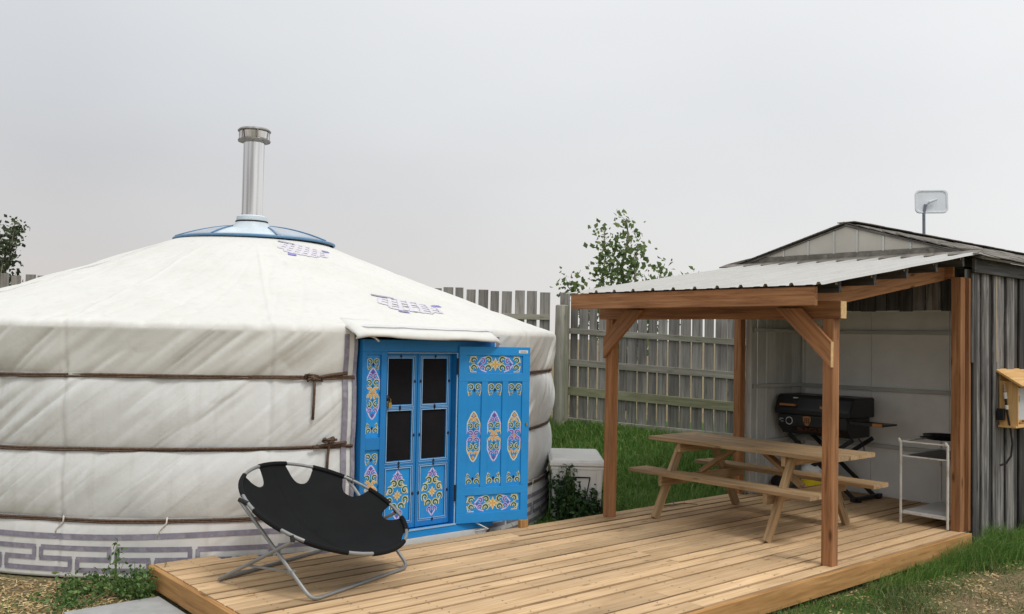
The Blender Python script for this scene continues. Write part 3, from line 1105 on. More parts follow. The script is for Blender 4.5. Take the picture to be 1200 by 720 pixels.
mb.build('cap_band', 'steel', yurt, smooth='auto')

# ---- door
DX0, DX1, DZ0, DZ1, DY = 3.865, 5.245, 0.004, 1.66, 6.405


class Face:
    """a flat panel's own frame: u to the right, v up, n towards the viewer"""

    def __init__(self, o, u, v, n):
        self.o, self.u, self.v, self.n = Vector(o), Vector(u), Vector(v), Vector(n)

    def p(self, a, b, d=0.0):
        return self.o + self.u * a + self.v * b + self.n * d

    def bx(self, mb, a0, a1, b0, b1, d0, d1, mi=0):
        c = self.p((a0 + a1) / 2, (b0 + b1) / 2, (d0 + d1) / 2)
        mb.box(c, (a1 - a0, b1 - b0, d1 - d0), (self.u, self.v, self.n), mi)


def arc(c, r0, r1, a0, a1, n=12):
    return [(c[0] + (r0 + (r1 - r0) * i / (n - 1)) * math.cos(a0 + (a1 - a0) * i / (n - 1)),
             c[1] + (r0 + (r1 - r0) * i / (n - 1)) * math.sin(a0 + (a1 - a0) * i / (n - 1))) for i in range(n)]


def ribbon(mb, F, pts, wd, d, mi, taper=True):
    rows_ = []
    for i, p in enumerate(pts):
        a, b = pts[max(i - 1, 0)], pts[min(i + 1, len(pts) - 1)]
        dx, dy = b[0] - a[0], b[1] - a[1]
        l = math.hypot(dx, dy) or 1
        h = wd / 2 * (0.55 + 0.45 * math.sin(PI * (i + 0.6) / len(pts)) if taper else 1)
        rows_.append([F.p(p[0] - dy / l * h, p[1] + dx / l * h, d), F.p(p[0] + dy / l * h, p[1] - dx / l * h, d)])
    mb.grid(rows_, mi)


PAINT = ['cream', 'lilac', 'green', 'yellow', 'purple', 'orange', 'navy', 'lightblue']
CR, LI, GR, YE, PU, OR, NA, LB = range(8)
_lay = [0]


def scroll(mb, F, x, y, r, flip, a0, back, ink):
    """one curl: a pale underlay and a dark stroke over it"""
    _lay[0] = (_lay[0] + 1) % 7
    e = 0.00008 * _lay[0]
    s = -1 if flip else 1
    r *= 1.04
    pts = arc((0, 0), r, r * 0.38, a0, a0 + 4.9, 13)
    pts = [(x + s * p, y + q) for p, q in pts]
    ribbon(mb, F, pts, r * 0.95, 0.0012 + e, back, False)
    ribbon(mb, F, pts, r * 0.52, 0.0022 + e, ink)


def diamond(mb, F, x, y, w_, h_, mi, d=0.003):
    P = [F.p(x - w_, y, d), F.p(x, y - h_, d), F.p(x + w_, y, d), F.p(x, y + h_, d)]
    mb.add(P, [(0, 1, 2, 3)], mi)


def lozenge(mb, F, x, y, L_, W, scheme):
    """tall pointed ornament: pairs of curls up and down from the middle"""
    mid_b, mid_i, ring_b, ring_i, tip_b, tip_i = scheme
    # outline strokes
    for s in (1, -1):
        pts = []
        for t in np.linspace(-1, 1, 17):
            wv = W * 0.5 * (1 - abs(t) ** 2.2) ** 0.75 * (1 + 0.10 * math.cos(t * 12)) + 0.002
            pts.append((x + s * wv, y + t * L_ * 0.5))
        for k in range(3):
            a, b = ((0, 6), (5, 12), (11, 17))[k]
            ribbon(mb, F, pts[a:b], 0.011, 0.0008 + 0.00005 * k, (tip_b, mid_b, tip_b)[k], False)
    for s in (1, -1):
        for fl in (False, True):
            sg = -1 if fl else 1
            scroll(mb, F, x + sg * W * 0.20, y + s * L_ * 0.065, W * 0.165, fl, 0.4 * s, mid_b, mid_i)
            scroll(mb, F, x + sg * W * 0.24, y + s * L_ * 0.21, W * 0.17, fl, -0.5 * s + 1, ring_b, ring_i)
            scroll(mb, F, x + sg * W * 0.17, y + s * L_ * 0.33, W * 0.14, fl, 0.9 * s, tip_b, tip_i)
        diamond(mb, F, x, y + s * L_ * 0.42, W * 0.12, L_ * 0.045, tip_i)
        diamond(mb, F, x, y + s * L_ * 0.14, W * 0.07, L_ * 0.03, ring_i)
    diamond(mb, F, x, y, W * 0.10, L_ * 0.05, OR)


def small_knot(mb, F, x, y, W, s):
    for fl in (False, True):
        sg = -1 if fl else 1
        scroll(mb, F, x + sg * W * 0.27, y + s * W * 0.10, W * 0.19, fl, 0.6 * s, CR, GR)
        scroll(mb, F, x + sg * W * 0.34, y - s * W * 0.30, W * 0.12, fl, 2.0 * s, CR, GR)
        ribbon(mb, F, [(x + sg * W * 0.5, y + s * W * 0.3), (x + sg * W * 0.52, y - s * W * 0.1), (x + sg * W * 0.40, y - s * W * 0.5)], W * 0.06, 0.0009, YE, False)
    diamond(mb, F, x, y - s * W * 0.10, W * 0.10, W * 0.14, NA)


def long_panel(mb, F, x, y, W, H):
    """lying ornament: flower in the middle, lilac arrows, green ends"""
    for s in (1, -1):
        for v in (1, -1):
            fl = s < 0
            scroll(mb, F, x + s * W * 0.13, y + v * H * 0.24, H * 0.20, fl, 0.5 * v, CR, GR)
            scroll(mb, F, x + s * W * 0.24, y + v * H * 0.20, H * 0.15, fl, 0.8 * v, LI, PU)
            scroll(mb, F, x + s * W * 0.42, y + v * H * 0.22, H * 0.18, not fl, 0.2 * v, CR, GR)
            ribbon(mb, F, [(x + s * W * 0.17, y + v * H * 0.46), (x + s * W * 0.26, y + v * H * 0.36), (x + s * W * 0.345, y + v * H * 0.04)], H * 0.08, 0.0009, LI, False)
            ribbon(mb, F, [(x + s * W * 0.36, y + v * H * 0.46), (x + s * W * 0.47, y + v * H * 0.46), (x + s * W * 0.495, y + v * H * 0.1)], H * 0.06, 0.0009, CR, False)
        diamond(mb, F, x + s * W * 0.30, y, W * 0.022, H * 0.09, PU)
    flower(mb, F, x, y, H * 0.42)


def flower(mb, F, x, y, r):
    for k in range(8):
        a = k * PI / 4
        c, s = math.cos(a), math.sin(a)
        rr = r if k % 2 == 0 else r * 0.8
        P = [F.p(x, y, 0.0024), F.p(x + c * rr * 0.5 - s * rr * 0.22, y + s * rr * 0.5 + c * rr * 0.22, 0.0024),
             F.p(x + c * rr, y + s * rr, 0.0024), F.p(x + c * rr * 0.5 + s * rr * 0.22, y + s * rr * 0.5 - c * rr * 0.22, 0.0024)]
        mb.add(P, [(0, 1, 2, 3)], YE)
    for k in range(4):
        a = k * PI / 2
        c, s = math.cos(a), math.sin(a)
        P = [F.p(x, y, 0.0031), F.p(x + c * r * 0.3 - s * r * 0.15, y + s * r * 0.3 + c * r * 0.15, 0.0031),
             F.p(x + c * r * 0.62, y + s * r * 0.62, 0.0031), F.p(x + c * r * 0.3 + s * r * 0.15, y + s * r * 0.3 - c * r * 0.15, 0.0031)]
        mb.add(P, [(0, 1, 2, 3)], OR)


def medallion(mb, F, x, y, W, H):
    """round flower ornament with lilac points above and below"""
    for s in (1, -1):
        for fl in (False, True):
            sg = -1 if fl else 1
            scroll(mb, F, x + sg * W * 0.17, y + s * H * 0.235, W * 0.15, fl, 0.5 * s, CR, GR)
            scroll(mb, F, x + sg * W * 0.37, y + s * H * 0.10, W * 0.14, fl, 0.9 * s, CR, GR)
            scroll(mb, F, x + sg * W * 0.13, y + s * H * 0.36, W * 0.10, fl, 0.8 * s, LI, PU)
            ribbon(mb, F, arc((x, y), W * 0.52, W * 0.52, (0.1 if sg > 0 else PI - 0.1), (1.15 if sg > 0 else PI - 1.15) , 7) if s > 0 else
                   arc((x, y), W * 0.52, W * 0.52, (-0.1 if sg > 0 else PI + 0.1), (-1.15 if sg > 0 else PI + 1.15), 7), W * 0.07, 0.0009, YE, False)
            ribbon(mb, F, [(x + sg * W * 0.24, y + s * H * 0.34), (x + sg * W * 0.13, y + s * H * 0.42), (x, y + s * H * 0.5)], W * 0.06, 0.001, LI, False)
        diamond(mb, F, x, y + s * H * 0.42, W * 0.06, H * 0.03, PU)
    flower(mb, F, x, y, W * 0.25)


SC_A = (LI, PU, CR, GR, CR, OR)      # lilac middle, orange tips
SC_B = (CR, OR, CR, GR, LI, PU)      # orange middle, lilac tips

FD = Face((0, DY, 0), (1, 0, 0), (0, 0, 1), (0, -1, 0))
mb = MB()
d0, d1 = -0.10, 0.03
FD.bx(mb, DX0, DX1, DZ1 - 0.10, DZ1, d0, d1)                  # head
FD.bx(mb, DX0, DX0 + 0.045, DZ0 + 0.058, DZ1 - 0.10, d0, d1)  # outer jambs
FD.bx(mb, DX1 - 0.045, DX1, DZ0 + 0.058, DZ1 - 0.10, d0, d1)
FD.bx(mb, 4.045, 4.10, DZ0 + 0.058, DZ1 - 0.10, d0, d1)       # inner jambs
FD.bx(mb, 4.815, 4.87, DZ0 + 0.058, DZ1 - 0.10, d0, d1)
for a, b in ((DX0 + 0.045, 4.045), (4.87, DX1 - 0.045)):
    FD.bx(mb, a, b, 0.76, 0.86, d0, d1 - 0.002)
    FD.bx(mb, a, b, DZ0 + 0.058, 0.17, d0, d1 - 0.002)
    FD.bx(mb, a, b, DZ1 - 0.125, DZ1 - 0.10, d0, d1 - 0.002)
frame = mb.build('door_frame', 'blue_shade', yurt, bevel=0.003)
mb = MB()
FD.bx(mb, DX0 - 0.005, DX1 + 0.005, DZ0, DZ0 + 0.058, -0.12, 0.045)
mb.build('door_sill', 'blue', yurt, bevel=0.004)
mb = MB()
FD.bx(mb, 3.93, 5.16, -0.155, DZ0 - 0.003, -0.08, 0.062)
mb.build('threshold_board', 'tank', yurt)
for a, b in ((DX0 + 0.045, 4.045), (4.87, DX1 - 0.045)):
    for z0, z1 in ((0.86, 1.535), (0.17, 0.76)):
        mb = MB()
        FD.bx(mb, a, b, z0, z1, -0.06, 0.010)
        pnl = mb.build('side_panel', 'blue', yurt)
        F2 = Face((0, DY - 0.010, 0), (1, 0, 0), (0, 0, 1), (0, -1, 0))
        xm = (a + b) / 2
        zc = (z0 + z1) / 2
        mb = MB()
        lozenge(mb, F2, xm, zc + (0.02 if z0 > 0.5 else -0.01), 0.42 if z0 > 0.5 else 0.36, 0.135, SC_B)
        mb.build('painted_ornament', PAINT, pnl)
        for zq, sq in ((z1 - 0.07, 1), (z0 + 0.065, -1)):
            mb = MB()
            small_knot(mb, F2, xm, zq, 0.11, sq)
            mb.build('painted_ornament', PAINT, pnl)


def screen_door(x0, x1, right):
    F = Face((0, DY + 0.035, 0), (1, 0, 0), (0, 0, 1), (0, -1, 0))
    st, zb, zt = 0.052, 0.072, 1.555
    s0, s1 = x0 + st, x1 - st
    mb = MB()
    F.bx(mb, x0, s0, zb, zt, -0.03, 0.0)
    F.bx(mb, s1, x1, zb, zt, -0.03, 0.0)
    for a, b in ((zt - 0.055, zt), (1.06, 1.115), (0.575, 0.645), (zb, zb + 0.07)):
        F.bx(mb, s0, s1, a, b, -0.029, -0.001)
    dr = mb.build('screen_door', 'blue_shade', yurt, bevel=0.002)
    for a, b in ((1.115, zt - 0.055), (0.645, 1.06)):
        mb = MB()
        F.bx(mb, s0, s1, a, b, -0.02, -0.014)
        mb.build('insect_screen', 'screen', dr)
    mb = MB()
    F.bx(mb, s0, s1, zb + 0.07, 0.575, -0.025, -0.010)
    mb.build('lower_panel', 'blue', dr)
    mb = MB()
    FP = Face((0, DY + 0.045, 0), (1, 0, 0), (0, 0, 1), (0, -1, 0))
    medallion(mb, FP, (s0 + s1) / 2, 0.355, 0.200, 0.41)
    mb.build('painted_ornament', PAINT, dr)
    # fine painted lines and little black diamonds
    mb = MB()
    for a, b, c, d in ((s0, s1, 1.115, zt - 0.055), (s0, s1, 0.645, 1.06), (s0, s1, zb + 0.07, 0.575)):
        for k, off in enumerate((0.004, 0.020)):
            mi = LB
            t = 0.0035 if k else 0.006
            F.bx(mb, a - off - t, a - off, c - off - t, d + off + t, 0.0002, 0.0014 + 0.0004 * k, mi)
            F.bx(mb, b + off, b + off + t, c - off - t, d + off + t, 0.0002, 0.0014 + 0.0004 * k, mi)
            F.bx(mb, a - off, b + off, c - off - t, c - off, 0.0002, 0.0013 + 0.0004 * k, mi)
            F.bx(mb, a - off, b + off, d + off, d + off + t, 0.0002, 0.0013 + 0.0004 * k, mi)
        F.bx(mb, a - 0.016, a - 0.012, c - 0.012, d + 0.012, 0.0002, 0.0011, NA)
        F.bx(mb, b + 0.012, b + 0.016, c - 0.012, d + 0.012, 0.0002, 0.0011, NA)
        xm, zm = (a + b) / 2, (c + d) / 2
        for px, pz in ((a - 0.026, zm), (b + 0.026, zm), (xm, c - 0.02), (xm, d + 0.02)):
            diamond(mb, F, px, pz, 0.013, 0.019, NA, 0.0028)
    mb.build('painted_lines', PAINT, dr)
    return dr


sdL = screen_door(4.104, 4.448, False)
sdR = screen_door(4.454, 4.811, True)
mb = MB()
mb.lathe([(0.0, 0.05), (0.022, 0.045), (0.026, 0.03), (0.012, 0.02), (0.012, 0.0), (0.026, -0.002)], (4.125, DY + 0.03, 1.175), 14, ax=((1, 0, 0), (0, 0, 1), (0, -1, 0)))
mb.build('door_knob', 'black_iron', sdL, smooth=True)
mb = MB()
mb.box((4.152, DY - 0.0, 1.115), (0.03, 0.018, 0.045))
mb.tube([(4.142, DY, 1.137), (4.142, DY, 1.165), (4.152, DY, 1.175), (4.162, DY, 1.165), (4.162, DY, 1.137)], 0.004, 6)
mb.build('padlock', 'brass', sdL, bevel=0.003)
mb = MB()
FD.bx(mb, 4.816, 4.826, DZ0 + 0.063, DZ1 - 0.11, 0.03, 0.037)
FD.bx(mb, 4.10, 4.826, DZ0 + 0.0585, DZ0 + 0.070, 0.033, 0.052)
FD.bx(mb, 4.10, 4.816, DZ1 - 0.112, DZ1 - 0.106, 0.03, 0.034)
mb.build('door_trim', 'lightblue', yurt)

# the big leaf, swung right round against the wall
ang = math.radians(-15.6)
lu = Vector((math.cos(ang), math.sin(ang), 0))
ln = Vector((math.sin(ang), -math.cos(ang), 0))
FL = Face(Vector((4.828, 6.355, 0.066)), lu, (0, 0, 1), ln)
LW, LH = 0.69, 1.545
mb = MB()
u_cols = [(0.0, 0.085), (0.22, 0.28), (0.42, 0.48), (0.615, LW)]
hp = LH * 0.05, LH * 0.152
FL.bx(mb, 0, LW, 0, LH, -0.042, -0.012)
b0, b1 = LH * (1 - 0.945), LH * (1 - 0.845)
t0_, t1_ = LH * (1 - 0.152), LH * (1 - 0.05)
v0, v1 = LH * 0.20, LH * 0.80
for a, b in ((0, b0), (b1, v0), (v1, t0_), (t1_, LH)):
    FL.bx(mb, 0, LW, a, b, -0.0125, 0.0)
for a, b in ((b0, b1), (t0_, t1_)):
    FL.bx(mb, 0, 0.083, a, b, -0.0125, -0.0004)
    FL.bx(mb, 0.617, LW, a, b, -0.0125, -0.0004)
for a, b in u_cols:
    FL.bx(mb, a, b, v0, v1, -0.0125, -0.0004)
leaf = mb.build('door_leaf', 'blue', yurt, bevel=0.0025)
FI = Face(FL.o + ln * -0.012, lu, (0, 0, 1), ln)
for k, (a, b) in enumerate(((0.085, 0.22), (0.28, 0.42), (0.48, 0.615))):
    mb = MB()
    c = (a + b) / 2
    lozenge(mb, FI, c, LH * 0.487, LH * 0.285, 0.132, SC_B if k == 1 else SC_A)
    mb.build('painted_ornament', PAINT, leaf)
    for zq, sq in ((v1 - 0.062, 1), (v0 + 0.062, -1)):
        mb = MB()
        small_knot(mb, FI, c, zq, 0.125, sq)
        mb.build('painted_ornament', PAINT, leaf)
for a, b in ((b0, b1), (t0_, t1_)):
    mb = MB()
    long_panel(mb, FI, 0.35, (a + b) / 2, 0.50, (b - a) * 0.92)
    mb.build('painted_ornament', PAINT, leaf)
mb = MB()
FL.bx(mb, 0.575, 0.665, LH - 0.055, LH - 0.028, 0.0, 0.002, 0)
FL.bx(mb, 0.59, 0.65, LH - 0.045, LH - 0.040, 0.002, 0.0027, 1)
mb.build('sticker', ['tank', 'black_iron'], leaf)
for z in (0.20, 1.30):
    mb = MB()
    mb.tube([FL.p(-0.012, z, -0.004), FL.p(-0.012, z + 0.14, -0.004)], 0.010, 8)
    mb.build('hinge', 'black_iron', leaf, smooth='auto')
mb = MB()
FL.bx(mb, 0.655, 0.668, LH * 0.545, LH * 0.56, 0, 0.012)
FL.bx(mb, LW - 0.004, LW + 0.008, LH * 0.50, LH * 0.515, -0.03, -0.01)
mb.build('latch', 'brass', leaf)

# canvas hood over the door
mb = MB()
rows_ = []
prof = [(6.66, 1.840), (6.52, 1.815), (6.41, 1.790), (6.33, 1.766), (6.26, 1.740), (6.215, 1.716), (6.200, 1.698), (6.202, 1.682), (6.215, 1.676)]
xs = np.linspace(3.735, 5.20, 64)
for i, (y, z) in enumerate(prof):
    row = []
    for x in xs:
        e = min((x - 3.735), (5.20 - x))
        edge = max(0, 1 - e / 0.08)
        nz = float(vnoise(np.array(x * 2.3), np.array(i * 0.55), 21)) - 0.5
        nz2 = float(vnoise(np.array(x * 9), np.array(i * 0.3), 22)) - 0.5
        row.append((x, y + 0.03 * nz * (i > 1) + edge * 0.05 * (i > 3), z + 0.026 * nz * (i > 1) + 0.007 * nz2 - 0.02 * (x - 3.735) / 1.46 - 0.018 * edge * (i > 3) - 0.045 * edge ** 2 * (i <= 3)))
    rows_.append(row)
mb.grid(rows_)
mb.build('door_hood', 'canvas_roof', yurt, smooth=True, solid=0.012)
mb = MB()
rows_ = [[(x, y - 0.012, z - 0.02 * (x - 3.735) / 1.46 + 0.012) for x in xs[4:-2]] for y, z in ((6.345, 1.772), (6.315, 1.762))]
mb.grid(rows_)
mb.build('hood_stripe', 'lavender_pale', yurt, smooth=True)
mb = MB()
mb.tube([(3.77, 6.36, 1.72), (3.84, 6.30, 1.70), (3.91, 6.27, 1.675), (3.945, 6.262, 1.645)], 0.008, 6)
mb.build('hood_tie', 'white_string', yurt, smooth=True)
for x in (5.0,):
    mb = MB()
    mb.tube([(x + 0.0, 6.30, -0.008), (x + 0.06, 6.27, 0.004), (x + 0.10, 6.24, 0.012), (x + 0.03, 6.33, 0.06), (x - 0.03, 6.37, 0.13)], 0.007, 6)
    mb.build('loose_tie', 'white_string', yurt, smooth=True)

# ------------------------------------------------------------------ lean-to
lean = thing('lean_to', 'stained lumber lean-to with white ribbed metal roof over the picnic table', 'lean-to', (7.5, 4.9, 0))
PS = 0.092
for x, y, top in ((6.45, 6.06, 1.89), (6.455, 3.755, 1.89), (8.645, 6.155, 2.33), (8.63, 3.735, 2.335)):
    plank('post', (x, y, 0.0015), (x, y, top), PS, PS, 'stain', lean, up=(0, -1, 0), ch=0.005)
plank('trim_board', (8.70, 3.70, 0.003), (8.70, 3.70, 2.33), 0.04, 0.09, 'stain', lean, up=(0, -1, 0))
bm_ = plank('beam', (6.455, 3.655, 1.96), (6.455, 6.20, 1.96), 0.088, 0.139, 'stain', lean)
mb = MB()
mb.box((6.455, 3.6525, 1.96), (0.080, 0.004, 0.131))
mb.build('beam_end', 'endgrain', lean)
plank('fascia', (6.07, 3.655, 2.049), (6.07, 6.23, 2.049), 0.038, 0.140, 'stain', lean)


def brace(p_low, p_high):
    return plank('brace', p_low, p_high, 0.038, 0.135, 'stain', lean, up=(0, 0, 1))


def brace_mesh(y_post, y_beam, sgn):
    """mitred diagonal, plumb cut at the post and level cut at the beam"""
    x0, x1 = 6.372, 6.408
    pr = [(y_post - 0.045 * sgn, 1.51), (y_post - 0.045 * sgn, 1.71), (y_post + 0.11 * sgn, 1.915), (y_post + 0.13 * sgn, 1.965),
          (y_beam + 0.05 * sgn, 1.965), (y_beam - 0.03 * sgn, 1.89)]
    pr = [(y_post - 0.045 * sgn, 1.515), (y_post - 0.045 * sgn, 1.715), (y_post + 0.22 * sgn, 1.975), (y_post + 0.445 * sgn, 1.975)]
    m = MB()
    n = len(pr)
    m.add([(x0, a, b) for a, b in pr] + [(x1, a, b) for a, b in pr],
          [tuple(range(n)), tuple(range(n, 2 * n))] + [(i, (i + 1) % n, n + (i + 1) % n, n + i) for i in range(n)])
    # turn the mesh so that its grain runs along the slope
    d = Vector((0, pr[3][0] - pr[0][0], pr[3][1] - pr[0][1])).normalized()
    X, Y = d, Vector((1, 0, 0))
    Z = X.cross(Y)
    R = Matrix((X, Y, Z)).transposed()
    c = Vector((6.39, (pr[0][0] + pr[3][0]) / 2, 1.74))
    Ri = R.inverted()
    m.v = [tuple(Ri @ (Vector(v) - c) + ROOT[lean.name]) for v in m.v]
    o = m.build('brace', 'stain', lean, bevel=0.003)
    o.matrix_basis = Matrix.Translation(c - ROOT[lean.name]) @ R.to_4x4()
    return o


brace_mesh(6.06, 5.62, -1)
b2 = brace_mesh(3.755, 4.2, 1)
mb = MB()
mb.box((6.39, 3.708, 1.615), (0.033, 0.004, 0.195))
mb.build('brace_end', 'endgrain', lean)
sl = 0.158                                          # roof pitch
zr = lambda x: 1.965 + (x - 6.10) * sl              # underside of the rafters
for y in (3.885, 4.45, 5.01, 5.58, 6.14):
    plank('rafter', (6.42, y, zr(6.42) + 0.018), (8.69, y, zr(8.69) + 0.018), 0.038, 0.138, 'stain', lean, ch=0.003)
    plank('rafter_tail', (6.092, y, zr(6.092) + 0.050), (6.42, y, zr(6.42) + 0.050), 0.038, 0.075, 'stain', lean, ch=0.003)
for x in (6.31, 6.83, 7.36, 7.89, 8.42):
    z = zr(x) + 0.130
    plank('purlin', (x, 3.60, z), (x, 6.23, z), 0.038, 0.084, 'shed_dark', lean, up=(-sl, 0, 1), ch=0.003)
plank('header', (8.665, 3.79, 2.40), (8.665, 6.10, 2.40), 0.038, 0.14, 'stain', lean)
# ribbed sheets, three widths, running up the slope
ribs = 0.2265


def roof_sheet(ya, yb, lift):
    prof_ = []
    y = ya
    while y < yb - 1e-6:
        prof_ += [(y, 0), (y + 0.020, 0), (y + 0.032, 0.021), (y + 0.052, 0.021), (y + 0.064, 0.0)]
        for f in (0.36, 0.42, 0.62, 0.68):
            prof_ += [(y + ribs * f, 0.0 if f in (0.36, 0.68) else 0.003)]
        y += ribs
    prof_ = [p for p in prof_ if p[0] < yb - 0.004] + [(yb, 0)]
    rows2 = []
    for x in np.linspace(6.03, 8.76, 9):
        sag = -0.004 * math.sin((x - 6.3) / 0.53 * PI) ** 2
        rows2.append([(x, y, zr(x) + 0.136 + 0.0385 + h + lift + sag) for y, h in prof_])
    m = MB()
    m.grid(rows2)
    return m.build('roof_sheet', 'roof_metal', lean, solid=-0.0012)


ye = 3.57
for k in range(3):
    ya = ye + k * ribs * 4
    roof_sheet(ya, min(ya + ribs * 4 + (0.07 if k < 2 else 0), 6.29), 0.0015 * (3 - k))
for x in (6.30, 6.83, 7.36, 7.89, 8.42):
    mb = MB()
    z = zr(x) + 0.178
    for dx, dz in ((-0.03, -0.004), (0.03, -0.004), (-0.01, -0.016), (0.02, -0.014)):
        mb.lathe([(0.0, 0.006), (0.007, 0.004), (0.008, 0.0)], (x + dx, 3.612, z - 0.012 + dz), 8, ax=((1, 0, 0), (0, 0, 1), (0, -1, 0)))
    mb.box((x, 3.611, z - 0.021), (0.075, 0.004, 0.024), mi=0)
    mb.build('rusty_bracket', ['rust', 'roof_metal'], lean)

# ------------------------------------------------------------------ shed
shed = thing('shed', 'weathered grey board shed with an open whitewashed bay behind the lean-to', 'shed', (10.8, 4.9, -0.19))
SX0, SX1, SY0, SY1 = 8.735, 13.4, 3.665, 6.22
# right-hand wall, rough boards with uneven widths; near the corner lower ones lap over
x = SX0 - 0.005
i = 0
tones = ['shed'] * 9 + ['shed_dark'] * 3
while x < SX1:
    wd = random.uniform(0.11, 0.2)
    if i < 10:
        wd = (0.085, 0.125, 0.155, 0.10, 0.165, 0.135, 0.19, 0.12, 0.16, 0.13)[i]
    mt = random.choice(tones)
    dy = (0.010 if i % 2 else -0.014) + random.uniform(-0.004, 0.004)
    if i == 4:
        # a bare pale split runs down this one
        plank('bare_strip', (x + 0.06, SY0 + dy - 0.0125, 1.55), (x + 0.05, SY0 + dy - 0.0125, 2.385), 0.04, 0.004, 'shed_bare', shed, up=(0, -1, 0), ch=0.001)
    plank('wall_board', (x + wd / 2, SY0 + dy, -0.17 + random.uniform(0, 0.03)), (x + wd / 2 + random.uniform(-0.006, 0.006), SY0 + dy, 2.395), wd + (0.012 if i % 2 else -0.012), 0.022, mt, shed, up=(0, -1, 0), ch=0.005)
    x += wd
    i += 1
plank('corner_strip', (8.722, 3.648, 1.55), (8.722, 3.648, 2.38), 0.03, 0.02, 'shed', shed, up=(0, -1, 0))
plank('eave_trim', (8.70, 3.628, 2.452), (SX1, 3.628, 2.452), 0.024, 0.135, 'shed_dark', shed)
# backing and hidden sides
MB().box(((9.90 + SX1) / 2, 4.94, 1.16), (SX1 - 9.92, 2.46, 2.66)).build('core', 'shed_dark', shed)
# the open bay: side walls and the back wall behind it
xs_b = [8.72, 8.885, 9.05, 9.052, 9.21, 9.375, 9.53, 9.69, 9.85]
for a, b, k in ((8.735, 8.925, 0), (8.945, 9.115, 1), (9.125, 9.30, 1), (9.302, 9.475, 1), (9.477, 9.65, 1), (9.652, 9.87, 1)):
    plank('side_board', ((a + b) / 2, 6.125 + 0.006 * k, -0.12), ((a + b) / 2, 6.125 + 0.006 * k, 2.42), b - a, 0.022, 'white_board', shed, up=(0, -1, 0), ch=0.003)
for a, b in ((8.735, 8.98), (8.985, 9.22), (9.225, 9.50), (9.505, 9.87)):
    plank('side_board', ((a + b) / 2, 3.715, -0.12), ((a + b) / 2, 3.715, 2.42), b - a, 0.020, 'white_board', shed, up=(0, 1, 0), ch=0.003)
for a, b in ((3.73, 4.36), (4.364, 5.24), (5.244, 6.11)):
    MB().box((9.885, (a + b) / 2, 1.04), (0.018, b - a, 2.30)).build('back_panel', 'inner_wall', shed, bevel=0.002)
for z in (1.835, 1.195, 0.56):
    plank('wall_rail', (9.855, 3.735, z), (9.855, 6.10, z), 0.038, 0.045, 'white_board', shed)
    plank('wall_rail', (8.80, 6.092, z + 0.004), (9.83, 6.092, z + 0.004), 0.038, 0.045, 'white_board', shed)
plank('corner_post', (9.845, 6.09, 0.003), (9.845, 6.09, 2.40), 0.045, 0.03, 'white_board', shed, up=(0, -1, 0))
plank('jamb', (8.735, 6.085, 0.003), (8.735, 6.085, 2.33), 0.03, 0.06, 'white_board', shed, up=(0, -1, 0))
MB().box((9.30, 4.92, 2.44), (1.16, 2.36, 0.02)).build('ceiling_panel', 'shed_dark', shed)
# boards above the opening, coloured dark for their shade under the roof
y = 3.80
while y < 6.05:
    wd = random.uniform(0.11, 0.17)
    plank('header_board', (8.765 + random.uniform(-0.004, 0.004), min(y + wd / 2, 6.02), 2.035 + random.uniform(-0.006, 0.006)), (8.765, min(y + wd / 2, 6.02), 2.50), wd - 0.006, 0.022, random.choice(['shed_dark', 'shed_dark', 'shed']), shed, up=(-1, 0, 0))
    y += wd
plank('header_rail', (8.80, 3.74, 2.06), (8.80, 6.10, 2.06), 0.038, 0.06, 'white_board', shed)
# gable: apron of roofing, sheet siding with battens
RY, RZ, EY0, EY1, EZ = 4.93, 2.945, 3.53, 6.42, 2.53


def roofz(y):
    return EZ + (RZ - EZ) * (y - EY0) / (RY - EY0) if y < RY else EZ + (RZ - EZ) * (EY1 - y) / (EY1 - RY)


ys = [3.98, 4.24, 4.52, 4.80, 5.06, 5.36, 5.66, 6.05]
for a, b in zip(ys[:-1], ys[1:]):
    m = MB()
    pts = [(a + 0.002, 2.64), (b - 0.002, 2.64), (b - 0.002, max(2.642, roofz(b) - 0.03)), (a + 0.002, max(2.642, roofz(a) - 0.03))]
    if a < RY < b:
        pts.insert(3, (RY, RZ - 0.03))
    n = len(pts)
    m.add([(8.742, p, q) for p, q in pts] + [(8.760, p, q) for p, q in pts], [tuple(range(n)), tuple(range(n, 2 * n))] + [(k, (k + 1) % n, n + (k + 1) % n, n + k) for k in range(n)])
    m.build('gable_sheet', 'gable', shed)
for yb in ys[1:-1]:
    top = roofz(yb) - 0.032
    if top > 2.68:
        plank('gable_batten', (8.737, yb, 2.642), (8.737, yb, top), 0.020, 0.009, 'white_board', shed, up=(-1, 0, 0), ch=0.002)
m = MB()
m.add([(8.60, 3.56, 2.552), (8.60, 6.42, 2.552), (8.738, 6.42, 2.595), (8.738, 3.56, 2.595), (8.738, 6.1, 2.648), (8.738, 3.95, 2.648)], [(0, 1, 2, 3), (3, 2, 4, 5)])
m.build('gable_apron', 'shingle', shed, solid=0.012)
plank('rake_board', (8.735, EY0 + 0.01, EZ - 0.012), (8.735, RY, RZ - 0.012), 0.03, 0.018, 'shed', shed)
plank('rake_board', (8.735, EY1 - 0.01, EZ - 0.012), (8.735, RY, RZ - 0.012), 0.03, 0.018, 'shed', shed)
